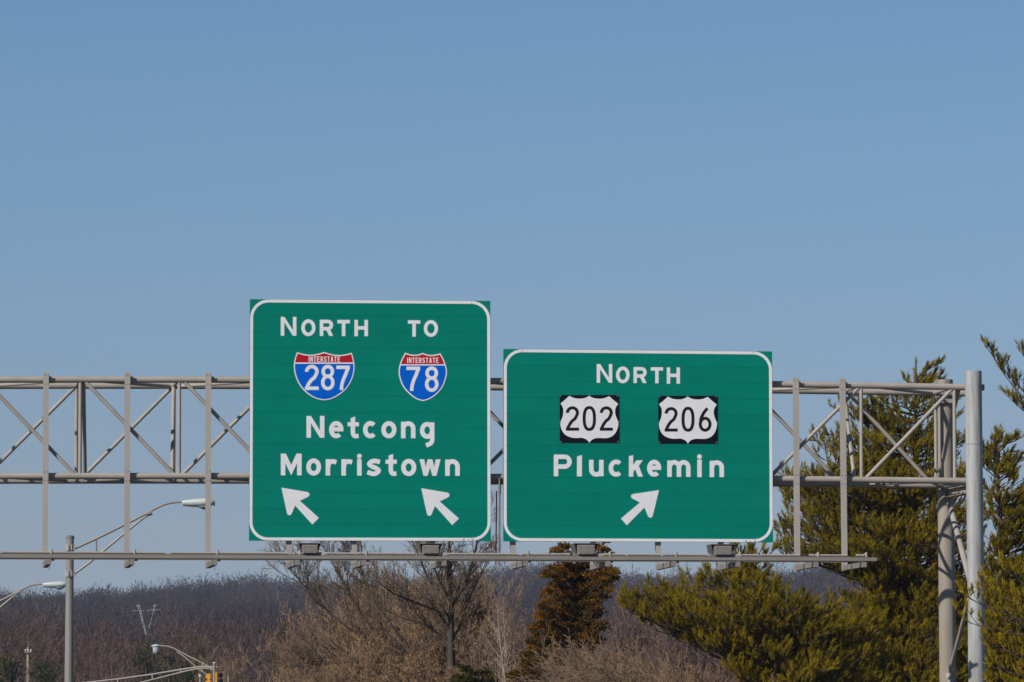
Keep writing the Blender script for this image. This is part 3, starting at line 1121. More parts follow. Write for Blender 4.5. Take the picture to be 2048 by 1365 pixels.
def street_lamp(label):
    P = lambda x, y: at(x / 3.37, 960 + y / 3.37, LD)
    base = np.array([lx0, LD, gz(lx0, LD)])
    root = thing('street_lamp', base, label, 'street lamp', 'street lamps beyond the gantry')
    top = at(140.4, 1074.5, LD)
    low = at(138, 1365, LD)
    mb = MB()
    mb.tube([(base[0], LD, base[2] - .1), low, P(470, 655), top], [.155, .119, .104, .100], 24)
    mb.build('pole', M['alu'], root, smooth=True)
    mb = MB()
    mb.tube([(base[0], LD, base[2] - .05), (base[0], LD, base[2] + .25)], .24, 20)
    mb.build('base_plate', M['alu'], root, smooth=True)
    mb = MB()
    mb.tube([top + np.array([0, 0, -.05]), top + np.array([0, 0, .02]), top + np.array([0, 0, .045])], [.112, .112, .07], 20)
    mb.build('pole_cap', M['fixture'], root, smooth=True)
    for (ya, yb) in ((437, 480), (612, 655)):
        mb = MB()
        a, b = P(468, ya), P(468, yb)
        mb.tube([a, b], .128, 16)
        for dx in (.02, .11, .19):
            for p in (a, b):
                q = p + np.array([dx - .04, -.125, -.03 if p is a else .03])
                mb.tube([q, q + np.array([0, -.04, 0])], .018, 8)
        for dx in (-.03, .05, .12):
            mb.box8([a + np.array([dx, -.165, -.26 * 0 - .16]), a + np.array([dx + .03, -.165, -.16]), a + np.array([dx + .03, -.10, -.16]), a + np.array([dx, -.10, -.16]),
                     a + np.array([dx, -.165, -.01]), a + np.array([dx + .03, -.165, -.01]), a + np.array([dx + .03, -.10, -.01]), a + np.array([dx, -.10, -.01])])
        mb.build('clamp', M['galv'], root)
    up = [P(505, 462), P(640, 401), P(740, 352), P(840, 302), P(985, 228), P(1030, 203), P(1080, 178), P(1115, 164), P(1150, 156), P(1190, 151), P(1240, 149)]
    MB().tube(up, [.036] * 4 + [.032] * 2 + [.029] * 5, 14).build('arm', M['alu'], root, smooth=True)
    lo = [P(503, 632), P(600, 560), P(840, 360), P(960, 262), P(992, 242), P(1028, 231)]
    MB().tube(lo, [.034, .034, .032, .030, .026, .022], 14).build('brace', M['alu'], root, smooth=True)
    MB().tube([P(649, 398), P(649, 520)], .024, 10).build('strut', M['alu'], root, smooth=True)
    a, b = P(985, 222), P(1022, 208)
    mb = MB()
    mb.box8([a + np.array([0, -.05, -.07]), b + np.array([0, -.05, -.07]), b + np.array([0, .05, -.07]), a + np.array([0, .05, -.07]),
             a + np.array([.02, -.05, .0]), b + np.array([.02, -.05, .0]), b + np.array([.02, .05, .0]), a + np.array([.02, .05, .0])])
    mb.build('joint_bracket', M['alu'], root)
    # cobra head
    xs = [(1226, 152, .03, .045, .06), (1233, 152, .095, .052, .095), (1290, 150, .125, .075, .13), (1345, 150, .15, .095, .135), (1400, 150, .16, .105, .11), (1432, 152, .14, .09, .085), (1449, 156, .07, .03, .05)]
    hd = MB()
    loft_axis(hd, [P(x, y) for x, y, *_ in xs], [(a_, b_, c_) for *_, a_, b_, c_ in xs], 16)
    head = hd.build('luminaire', M['lamp_white'], root, smooth=True, angle=50)
    ls = [(1338, 183, .06, .02, .02), (1350, 181, .12, .03, .045), (1375, 181, .14, .03, .085), (1400, 178, .12, .03, .065), (1425, 172, .05, .02, .02)]
    ln = MB()
    loft_axis(ln, [P(x, y) for x, y, *_ in ls], [(a_, b_, c_) for *_, a_, b_, c_ in ls], 14)
    ln.build('lens', M['lens'], head, smooth=True)
    mb = MB()
    q = P(1444, 150)
    mb.tube([q, q + np.array([.012, 0, -.11])], .012, 8)
    mb.build('latch', M['fixture_dark'], head)
    return root


lamp = street_lamp('grey street lamp on a pole behind the bare left posts, white head at arm end')
kids = lambda o: [c for c in bpy.data.objects if c.parent == o]


def copy_tree(o, parent=None):
    c = o.copy()
    COL.objects.link(c)
    c.parent = parent
    for ch in kids(o):
        if ch != c:
            copy_tree(ch, c)
    return c


lamp2 = copy_tree(lamp)
lamp2['label'] = 'street lamp whose pole is out of the frame, pale head touching the nearer lamp pole'
D2 = 193.0
p2 = at(-82.5, 1221.5, D2)
lamp2.location = (p2[0], D2, p2[2] - (at(140.4, 1074.5, LD)[2] - lamp.location.z))

# ------------------------------------------------------------------ traffic signal mast
SD = 310.0
PS = lambda x, y, dy=0.0: at(170 + x / 6.827, 1270 + y / 6.827, SD + dy)
sx = PS(1763, 500)[0]
sbase = (sx, SD, gz(sx, SD))
mast = thing('signal_mast', sbase, 'grey traffic signal mast with long twin pipe arm reaching left and a lamp arm', 'signal mast')
MB().tube([(sx, SD, sbase[2] - .1), PS(1765, 640), PS(1763, 385)], [.13, .085, .075], 18).build('pole', M['alu'], mast, smooth=True)
MB().tube([PS(1763, 386), PS(1763, 372)], [.085, .06], 16).build('pole_cap', M['lamp_white'], mast, smooth=True)
MB().tube([PS(1745, 440), PS(1640, 436), PS(1545, 440), PS(1310, 475), PS(920, 540), PS(450, 605), PS(90, 645), PS(-500, 700)], [.055, .055, .052, .05, .048, .045, .043, .04], 12).build('mast_arm', M['conduit'], mast, smooth=True)
MB().tube([PS(1745, 460), PS(1600, 459), PS(1500, 470), PS(1310, 513), PS(920, 612), PS(450, 730), PS(90, 815), PS(-500, 900)], [.045, .045, .042, .04, .038, .038, .036, .034], 12).build('mast_arm', M['conduit'], mast, smooth=True)
for (x, ya, yb) in ((1310, 475, 513), (920, 540, 612), (450, 605, 730), (90, 645, 815)):
    MB().tube([PS(x, ya), PS(x, yb)], .035, 10).build('strut', M['conduit'], mast, smooth=True)
MB().tube([PS(1745, 458), PS(1600, 385), PS(1500, 333), PS(1380, 275), PS(1290, 225), PS(1210, 184), PS(1130, 158), PS(1060, 152), PS(1010, 150)], .036, 12).build('lamp_arm', M['conduit'], mast, smooth=True)
MB().tube([PS(1745, 612), PS(1640, 525), PS(1530, 450), PS(1400, 335), PS(1310, 265), PS(1250, 231)], .032, 12).build('lamp_brace', M['conduit'], mast, smooth=True)
MB().tube([PS(1599, 385), PS(1599, 500)], .03, 10).build('strut', M['conduit'], mast, smooth=True)
mb = MB()
loft_axis(mb, [PS(x, 152) for x in (903, 925, 950, 975, 1000, 1020)], [(.02, .01, .03), (.14, .05, .06), (.19, .085, .075), (.19, .11, .075), (.15, .08, .075), (.05, .05, .05)], 14)
hd = mb.build('luminaire', M['lamp_white'], mast, smooth=True)
mb = MB()
c = PS(970, 170)
mb.tube([c, c - np.array([0, 0, .16]), c - np.array([0, 0, .30]), c - np.array([0, 0, .36])], [.19, .185, .15, .08], 18)
mb.build('lens', M['clear_lens'], hd, smooth=True)
for (x, y) in ((1805, 438), (1728, 480)):
    MB().tube([PS(x - 16, y), PS(x + 6, y)], .03, 8).build('fitting', M['lamp_white'], mast)

M['yellow'] = mat('signal_yellow_paint', (0.62, 0.27, 0.018), 0.5, noise=((0.50, 0.20, 0.015), 5.0, 0.4, 0.8))


def signal_head(cx, ytop, face, label):
    """three stacked sections; face = unit direction the lenses look"""
    c = PS(cx, ytop, -.1 if face[1] < 0 else .05)
    root = thing('traffic_light', (c[0], c[1], c[2] - 1.05), label, 'traffic light', 'traffic lights on the mast')
    f = np.array([face[0], face[1], 0.0])
    f /= np.linalg.norm(f)
    s = np.array([-f[1], f[0], 0])
    up = np.array([0, 0, 1.0])
    mb = MB()
    for k in range(3):
        z1 = c[2] - k * .355
        z0 = z1 - .345
        b = np.array([c[0], c[1], 0])
        rings = []
        for (d, hw, iz) in ((-.12, .09, .05), (-.085, .155, .008), (.09, .165, 0), (.10, .165, 0)):
            rings.append([b + f * d - s * hw + up * (z0 + iz), b + f * d + s * hw + up * (z0 + iz), b + f * d + s * hw + up * (z1 - iz), b + f * d - s * hw + up * (z1 - iz)])
        mb.loft(rings)
    body = mb.build('housing', M['yellow'], root)
    for k in range(3):
        zc = c[2] - k * .355 - .172
        cc = np.array([c[0], c[1], zc]) + f * .101
        mb = MB()
        n = 14
        ring0, ring1 = [], []
        for i in range(n + 1):
            a = R(-40 + 260 * i / n)
            d = s * math.cos(a) * .135 + up * math.sin(a) * .135
            ring0.append(cc + d)
            ring1.append(cc + d + f * (.24 if 40 < -40 + 260 * i / n < 140 else .16) - up * .03)
        v = ring0 + ring1 + [p * 1.0 + (p - cc) * .05 for p in ring0] + [p + (p - cc) * .04 for p in ring1]
        m_ = n + 1
        fs = []
        for i in range(n):
            fs += [(i, i + 1, m_ + i + 1, m_ + i), (2 * m_ + i, 3 * m_ + i, 3 * m_ + i + 1, 2 * m_ + i + 1), (m_ + i, m_ + i + 1, 3 * m_ + i + 1, 3 * m_ + i)]
        mb.add(v, fs)
        mb.build('visor', M['black'] if face[1] < 0 else M['yellow'], root)
        mb = MB()
        mb.tube([cc + f * .001, cc + f * .012, cc + f * .022], [.12, .105, .04], 16)
        mb.build('lens', M['fixture_dark'], root)
    mb = MB()
    q = np.array([c[0], c[1], c[2] - .2])
    e = np.array([sx, SD, c[2] - .2])
    mb.tube([q, e], .028, 8)
    mb.build('mounting_arm', M['alu'], root)
    return root


signal_head(1716, 530, (-.75, .65), 'yellow traffic light left of its pole, seen from behind')
signal_head(1822, 508, (.55, -.83), 'yellow traffic light with black visors right of its pole')

# small posts beside the mast
for (px, py, D, lab) in ((457, 1350.5, 330, 'thin grey post with a small cross bar right of the signal mast'), (400.5, 1354, 320, 'short pale post stub left of the signal pole')):
    b = at(px, py, D)
    root = thing('metal_post', (b[0], D, gz(b[0], D)), lab, 'post')
    MB().tube([(b[0], D, gz(b[0], D) - .1), b], .055, 10).build('pole', M['alu'], root, smooth=True)
    mb = MB()
    if px > 450:
        a = at(451, 1336, D)
        mb.tube([at(457, 1351, D), at(456, 1333, D)], .03, 8)
        mb.build('top_pipe', M['fixture_dark'], root)
        MB().tube([at(449, 1335, D), at(461, 1334, D)], .028, 8).build('cross_bar', M['fixture_dark'], root)
    else:
        mb.tube([b, b + np.array([0, 0, .14])], .09, 10)
        mb.build('post_cap', M['lamp_white'], root)

# ------------------------------------------------------------------ wooden utility pole and its wires
M['pole_wood'] = mat('weathered_pole_wood', (0.33, 0.29, 0.17), 0.8, noise=((0.20, 0.16, 0.10), 2.0, 0.35, 0.75, (6, 6, 0.4)), bump=0.3)
UD = 450.0
PU = lambda x, y, d=0.0: at(x / 3.37, 960 + y / 3.37, UD + d)
ux = PU(191, 1300)[0]
pole = thing('utility_pole', (ux, UD, gz(ux, UD)), 'wooden utility pole in the lower left corner', 'utility pole')
MB().tube([(ux, UD, gz(ux, UD) - .3), PU(190, 1365), PU(189, 1130)], [.20, .145, .115], 14).build('pole', M['pole_wood'], pole, smooth=True)
MB().tube([PU(168, 1166, -.2), PU(212, 1160, -.2)], .055, 8).build('cross_arm', M['pole_wood'], pole)
for x in (172, 190, 209):
    p = PU(x, 1160, -.2)
    MB().tube([p, p + np.array([0, 0, .1]), p + np.array([0, 0, .22])], [.04, .075, .05], 10).build('insulator', M['lamp_white'], pole, smooth=True)
MB().tube([PU(191, 1130), PU(189, 1108), PU(184, 1090)], .03, 8).build('top_pin', M['alu'], pole)


def wire(pts, r, label):
    b = MB().tube(pts, r, 5)
    o = b.build('overhead_wire', M['black'])
    tag(o, label, 'wire', 'overhead wires from the wooden pole')


mid = [PU(x, y, d) for x, y, d in ((209, 1152, -.2), (260, 1158, 10), (330, 1168, 30), (440, 1189, 60), (600, 1215, 90), (840, 1246, 130), (1100, 1271, 170), (1330, 1287, 200), (1700, 1300, 240))]
wire(mid, .028, 'upper overhead wire sagging right from the wooden pole')
mid = [PU(x, y, d) for x, y, d in ((172, 1154, -.2), (100, 1140, -20), (0, 1118, -40), (-300, 1070, -80))]
wire(mid, .022, 'overhead wire rising left from the wooden pole out of the frame')
mid = [PU(x, y, d) for x, y, d in ((195, 1205, -.2), (440, 1230, 60), (840, 1278, 130), (1330, 1305, 200), (1700, 1312, 240))]
wire(mid, .022, 'lower overhead wire leaving the wooden pole to the right')

# ------------------------------------------------------------------ power line tower on the hill
TD = 1100.0
PT_ = lambda x, y, d=0.0: at(x / 3.37, 960 + y / 3.37, TD + d)
M['pylon'] = mat('pale_pylon_steel', (0.42, 0.44, 0.46), 0.5, 0.1)
pyl = thing('power_pylon', PT_(990, 1040), 'pale steel V shaped power pylon standing in the hillside wood', 'pylon')


def lattice(p, q, w, name, lab=None):
    p, q = np.array(p), np.array(q)
    n = 9
    mb = MB()
    for sx_ in (-1, 1):
        for sy_ in (-1, 1):
            o = np.array([sx_ * w, sy_ * w, 0])
            mb.tube([p + o * .6, q + o], w * .30, 5)
    for i in range(n):
        a, b = p + (q - p) * i / n, p + (q - p) * (i + 1) / n
        sg = 1 if i % 2 else -1
        mb.tube([a + np.array([sg * w, -w, 0]), b + np.array([-sg * w, -w, 0])], w * .22, 5)
    mb.build(name, M['pylon'], pyl)


lattice(PT_(985, 1045), PT_(935, 847), .17, 'mast')
lattice(PT_(1003, 1000), PT_(1045, 845), .09, 'mast')
lattice(PT_(895, 884), PT_(1081, 876), .13, 'cross_arm')
MB().tube([PT_(916, 851), PT_(945, 846)], .07, 6).build('top_arm', M['pylon'], pyl)
MB().tube([PT_(1032, 848), PT_(1056, 845)], .07, 6).build('top_arm', M['pylon'], pyl)
# ------------------------------------------------------------------ ground, road
M['soil'] = mat('winter_grass_ground', (0.075, 0.062, 0.038), 0.9, noise=((0.05, 0.042, 0.028), 0.12, 0.35, 0.7))
M['asphalt'] = mat('asphalt', (0.055, 0.055, 0.056), 0.85, noise=((0.035, 0.035, 0.036), 1.2, 0.35, 0.7))
M['line_white'] = mat('road_line_white', (0.6, 0.6, 0.58), 0.7)
M['line_yellow'] = mat('road_line_yellow', (0.55, 0.36, 0.05), 0.7)
ys = np.concatenate([np.arange(-200, 0, 20), np.arange(0, 340, 5), np.arange(340, 1000, 30), np.arange(1000, 2300, 45), np.arange(2300, 6001, 370)]).astype(float)
xs = np.concatenate([[-5000, -3000, -1800, -1200, -800, -550], np.arange(-400, -60, 40), np.arange(-60, 60, 3), np.arange(60, 401, 40), [550, 800, 1200, 1800, 3000, 5000]]).astype(float)
XX, YY = np.meshgrid(xs, ys)
V = np.stack([XX, YY, ground_h(XX, YY)], -1).reshape(-1, 3)
nx, ny = len(xs), len(ys)
i0 = (np.arange(ny - 1)[:, None] * nx + np.arange(nx - 1)[None]).ravel()
o = link('ground', bulk_mesh('ground', (V, np.stack([i0, i0 + 1, i0 + nx + 1, i0 + nx], 1)), 4, smooth=True), M['soil'])
tag(o, None, None, kind='structure')


def ribbon(name, xl, xr, y0, y1, lift, m, step=5.0):
    yy = np.arange(y0, y1 + .01, step)
    cols = 5
    P = []
    for y in yy:
        a, b = xl(y), xr(y)
        for k in range(cols):
            x = a + (b - a) * k / (cols - 1)
            P.append((x, y, gz(x, y) + lift))
    n = len(yy)
    i0 = (np.arange(n - 1)[:, None] * cols + np.arange(cols - 1)[None]).ravel()
    o = link(name, bulk_mesh(name, (np.array(P), np.stack([i0, i0 + 1, i0 + cols + 1, i0 + cols], 1)), 4), m)
    tag(o, None, None, kind='structure')


cen = lambda y: -5.5 - max(0.0, y - 55) ** 2 / 520.0
ribbon('road', lambda y: cen(y) - 6.0, lambda y: cen(y) + 6.0, -100, 260, .05, M['asphalt'])
ribbon('edge_line', lambda y: cen(y) - 5.5, lambda y: cen(y) - 5.38, -100, 260, .056, M['line_yellow'])
ribbon('edge_line', lambda y: cen(y) + 5.38, lambda y: cen(y) + 5.5, -100, 260, .056, M['line_white'])
for k in range(24):
    ribbon('lane_line', lambda y: cen(y) - .06, lambda y: cen(y) + .06, -90 + k * 12, -87 + k * 12, .056, M['line_white'], 3.0)

# ------------------------------------------------------------------ vegetation materials
M['bark'] = mat('dark_bark', (0.075, 0.058, 0.045), 0.9, noise=((0.13, 0.105, 0.085), 3.0, 0.4, 0.8))
M['bark_tint'] = mat('bark_and_twigs', (0.055, 0.042, 0.032), 0.9, tint=((0.11, 0.080, 0.058), (0.24, 0.165, 0.105)))
M['twig_tan'] = mat('tan_twigs', (0.075, 0.052, 0.036), 0.9, spec=0.1, tint=((0.20, 0.130, 0.078), (0.37, 0.245, 0.145)))
M['twig_grey'] = mat('grey_twigs', (0.085, 0.064, 0.055), 0.9, spec=0.1, tint=((0.155, 0.108, 0.076), (0.30, 0.22, 0.155)))
M['twig_purple'] = mat('purple_brown_twigs', (0.085, 0.060, 0.055), 0.9, spec=0.1, tint=((0.16, 0.110, 0.095), (0.27, 0.19, 0.155)))
M['pale_bark'] = mat('pale_bark', (0.26, 0.21, 0.165), 0.9, spec=0.1, tint=((0.30, 0.24, 0.19), (0.36, 0.28, 0.21)))
M['pine_needle'] = mat('pine_needles', (0.080, 0.076, 0.006), 0.8, spec=0.04, tint=((0.28, 0.215, 0.012), (0.50, 0.35, 0.024)), translucent=0.45)
M['pine_golden'] = mat('golden_pine_needles', (0.095, 0.085, 0.006), 0.8, spec=0.04, tint=((0.31, 0.230, 0.012), (0.54, 0.36, 0.024)), translucent=0.45)
M['cedar_leaf'] = mat('rusty_cedar_foliage', (0.060, 0.047, 0.009), 0.85, spec=0.05, tint=((0.19, 0.090, 0.014), (0.33, 0.155, 0.022)), translucent=0.15)
M['evergreen'] = mat('dark_evergreen_foliage', (0.022, 0.025, 0.008), 0.8, spec=0.1, tint=((0.060, 0.058, 0.014), (0.125, 0.105, 0.024)), translucent=0.15)
M['beech_leaf'] = mat('dry_beech_leaves', (0.30, 0.135, 0.036), 0.7, tint=(0.50, 0.27, 0.10), translucent=0.3)
M['wood_far'] = mat('far_bare_trees', (0.016, 0.010, 0.014), 0.9, spec=0.05, tint=((0.026, 0.016, 0.020), (0.048, 0.031, 0.033), (0.11, 0.085, 0.08)))
M['wood_mid'] = mat('reddish_bare_trees', (0.040, 0.026, 0.023), 0.9, spec=0.05, tint=((0.066, 0.041, 0.034), (0.102, 0.062, 0.048), (0.20, 0.14, 0.10)))


def unit(v):
    return v / np.maximum(np.linalg.norm(v, axis=-1, keepdims=True), 1e-9)


# ------------------------------------------------------------------ far woodland: one mass
def far_wood(name, rng, x, y, hmin, hmax, m, slivers, width, tint_fn, lens=(.05, .13)):
    N = len(x)
    z = ground_h(x, y)
    # heights vary from tree to tree and from stand to stand
    stand = np.sin(x / 23.0 + y / 61.0) * np.sin(y / 47.0 + x / 90.0 + 2.0) + .6 * np.sin(x / 9.0 + y / 21.0)
    H = rng.uniform(hmin, hmax, N) * (1 + .11 * stand) * np.where(rng.uniform(0, 1, N) > .93, 1.15, 1.0)
    # the way cut for the power line stays open in front of its tower
    topy = HORIZON - (z + H - EYE) / y * F
    tpx = 1024 + x / y * F
    open_ = (y < 1110) & (tpx > 262) & (tpx < 326) & (topy < 1264)
    open_ |= (y < 770) & (tpx > 484) & (tpx < 542) & (topy < 1335)
    x, y, z, H, stand = [a_[~open_] for a_ in (x, y, z, H, stand)]
    N = len(x)
    cw = H * rng.uniform(.22, .34, N)
    tree_t = np.clip(tint_fn(rng, N) + .13 * stand, 0, 1)
    vs_, ts = [], []
    # small twigs and limbs spread through a rounded crown
    for k in range(slivers):
        w3 = unit(rng.normal(0, 1, (N, 3)))
        rr = rng.uniform(.25, 1, N) ** .45
        c = np.stack([x + w3[:, 0] * cw * rr, y + w3[:, 1] * cw * rr, z + H * .60 + w3[:, 2] * H * .36 * rr], 1)
        d = unit(w3 * np.array([1, 1, .5]) + np.array([0, 0, .6]) + rng.normal(0, .5, (N, 3)))
        ln = H * rng.uniform(*lens, N)
        p0 = c - d * ln[:, None] * .6
        p1 = c + d * ln[:, None] * .4
        w = width * rng.uniform(.5, 1.3, N)
        sd = unit(np.cross(d, w3 + rng.normal(0, .35, (N, 3)))) * w[:, None] / 2
        vs_.append(np.stack([p0 - sd, p0 + sd, p1], 1))
        ts.append(np.repeat(np.clip(tree_t + rng.normal(0, .07, N), 0, 1)[:, None], 3, 1))
    # trunks
    for s_ in (0, 1):
        top = np.stack([x + rng.normal(0, .4, N), y, z + H * .8], 1)
        bot = np.stack([x, y, z - .3], 1)
        sd = np.zeros((N, 3))
        sd[:, s_] = .2
        vs_.append(np.stack([bot - sd, bot + sd, top], 1))
        ts.append(np.repeat(np.clip(tree_t + .25 * (rng.uniform(0, 1, N) > .7), 0, 1)[:, None], 3, 1))
    Vv = np.concatenate(vs_, 0).reshape(-1, 3)
    o = link(name, bulk_mesh(name, Vv, 3, tint=np.concatenate(ts, 0).ravel()), m)
    tag(o, None, None, kind='stuff')
    return o


def scatter(rng, x0, x1, y0, y1, d, widen=0.0):
    gx, gy = np.meshgrid(np.arange(x0, x1, d), np.arange(y0, y1, d))
    gx = gx.ravel() + rng.uniform(-.5, .5, gx.size) * d
    gy = gy.ravel() + rng.uniform(-.5, .5, gy.size) * d
    return gx, gy


rng = np.random.RandomState(11)
hx, hy = scatter(rng, -290, 270, 860, 2110, 7.6)
keep = np.abs(hx) < 30 + hy * .098
hx, hy = hx[keep], hy[keep]
far_wood('hill_woodland', rng, hx, hy, 10, 17, M['wood_far'], 130, .24,
         lambda r, n: np.clip(r.normal(.40, .20, n) + .22 * (r.uniform(0, 1, n) > .95), 0, 1))
mx_, my_ = scatter(rng, -115, 90, 470, 1080, 5.4)
fade = rng.uniform(0, 1, len(mx_)) > sstep(my_, 700, 1080) * .8
mx_, my_ = mx_[fade], my_[fade]
keep = (np.abs(mx_) < 10 + my_ * .098) & (mx_ < my_ * .055)
mx_, my_ = mx_[keep], my_[keep]
far_wood('valley_woodland', rng, mx_, my_, 9, 17, M['wood_mid'], 290, .085,
         lambda r, n: np.clip(r.normal(.42, .17, n) + .25 * (r.uniform(0, 1, n) > .97), 0, 1), lens=(.035, .085))


# ------------------------------------------------------------------ branches, tufts
class Veg:
    def __init__(self, seed):
        self.r = np.random.RandomState(seed)
        self.segs, self.segt = [], []
        self.tp, self.td, self.tt, self.tl = [], [], [], []

    def path(self, pts, r0, r1, t):
        n = len(pts) - 1
        for i in range(n):
            a, b = r0 + (r1 - r0) * i / n, r0 + (r1 - r0) * (i + 1) / n
            self.segs.append((*pts[i], *pts[i + 1], a, b))
            self.segt.append(t)

    def wood(self, name, m, root, sides=4, label=None):
        Vv, Fc = segs_mesh(self.segs, sides)
        me = bulk_mesh(name, (Vv, Fc), 4, tint=np.repeat(np.array(self.segt), sides * 2), smooth=True)
        return link(name, me, m, root, label)

    def tuft(self, p, d, t, l=1.0):
        self.tp.append(p)
        self.td.append(d)
        self.tt.append(t)
        self.tl.append(l)

    def needles(self, name, m, root, k=26, length=.115, width=.0105, spread=.30, wind=(.22, 0, .12), label=None, shoot=.11):
        P, D = np.array(self.tp), unit(np.array(self.td))
        T, Ln = np.array(self.tt), np.array(self.tl)
        N = len(P)
        r = self.r
        d = unit(D[:, None] + r.normal(0, spread, (N, k, 3)) + np.array(wind))
        l = length * Ln[:, None] * r.uniform(.65, 1.15, (N, k))
        base = P[:, None] + D[:, None] * (r.uniform(-.25, 1, (N, k, 1)) * shoot * Ln[:, None, None]) + r.normal(0, .006, (N, k, 3))
        side = unit(np.cross(d, r.normal(0, 1, (N, k, 3)))) * (width * r.uniform(.7, 1.3, (N, k)))[..., None] / 2
        tip = base + d * l[..., None]
        mid_ = base + d * (l * .55)[..., None]
        Vv = np.stack([base - side * .6, base + side * .6, mid_ + side, tip, mid_ - side], 2)
        Vq = Vv.reshape(-1, 3)
        n5 = N * k
        # a slim five-sided leaf: one polygon each
        t = np.clip(T[:, None] + r.normal(0, .11, (N, k)), 0, 1)
        me = bulk_mesh(name, Vq, 5, tint=np.repeat(t.ravel(), 5))
        return link(name, me, m, root, label)


def bez(p0, p1, p2, n):
    t = np.linspace(0, 1, n + 1)[:, None]
    return (1 - t) ** 2 * np.array(p0) + 2 * t * (1 - t) * np.array(p1) + t ** 2 * np.array(p2)


def pine_limb(v, start, tip, lift, dens=1.0, tone=.5, sub=1.0, r0=None, tufts_from=.30):
    r = v.r
    start, tip = np.array(start, float), np.array(tip, float)
    L = np.linalg.norm(tip - start)
    midp = (start + tip) / 2 + np.array([0, 0, -lift * L])
    n = max(4, int(L / .3))
    pts = bez(start, midp, tip, n)
    pts[1:-1] += r.normal(0, .02, (n - 1, 3))
    v.path(pts, r0 or (.010 + .009 * L), .006, .25)
    main = unit(tip - start)
    nsub = int(L / .17 * dens)
    for i in range(nsub):
        u = tufts_from + (1 - tufts_from) * (i + r.uniform(0, 1)) / nsub
        k = min(int(u * n), n - 1)
        p = pts[k] + (pts[k + 1] - pts[k]) * (u * n - k)
        dloc = unit(pts[k + 1] - pts[k])
        sgn = 1 if i % 2 else -1
        lat = unit(np.cross(dloc, np.array([0, 0, 1.0])))
        ln = sub * ((.16 + .30 * (1 - u)) * min(L, 2.2) * .62 + .14) * r.uniform(.6, 1.2)
        dd = unit(dloc * r.uniform(.6, 1.1) + lat * sgn * r.uniform(.4, 1.0) + np.array([0, 0, r.uniform(.1, .7)]))
        q = p + dd * ln + np.array([0, 0, .12 * ln])
        sp = bez(p, p + dd * ln * .5 + np.array([0, 0, -.05 * ln]), q, 3)
        v.path(sp, .008, .004, .35)
        nt = max(2, int(ln / .15))
        tt = tone + r.normal(0, .10)
        for j in range(nt):
            w = .32 + .68 * (j + .6) / nt
            pp = p + (q - p) * w + r.normal(0, .018, 3)
            v.tuft(pp, dd * .9 + np.array([.22, 0, .6]) + r.normal(0, .42, 3), tt + .14 * (w - .6) + r.normal(0, .05), r.uniform(.6, 1.1))
        v.tuft(q, dd * .8 + np.array([.2, 0, .8]), tt + .12, 1.15)
    v.tuft(tip, main + np.array([0, 0, .6]), tone + .15, 1.2)


def base_at(px, D):
    x = at(px, 1400, D)[0]
    return (x, D, gz(x, D))


def inside(poly, x, y):
    c = False
    n = len(poly)
    for i in range(n):
        (x1_, y1_), (x2_, y2_) = poly[i - 1], poly[i]
        if (y1_ > y) != (y2_ > y) and x < (x2_ - x1_) * (y - y1_) / (y2_ - y1_) + x1_:
            c = not c
    return c


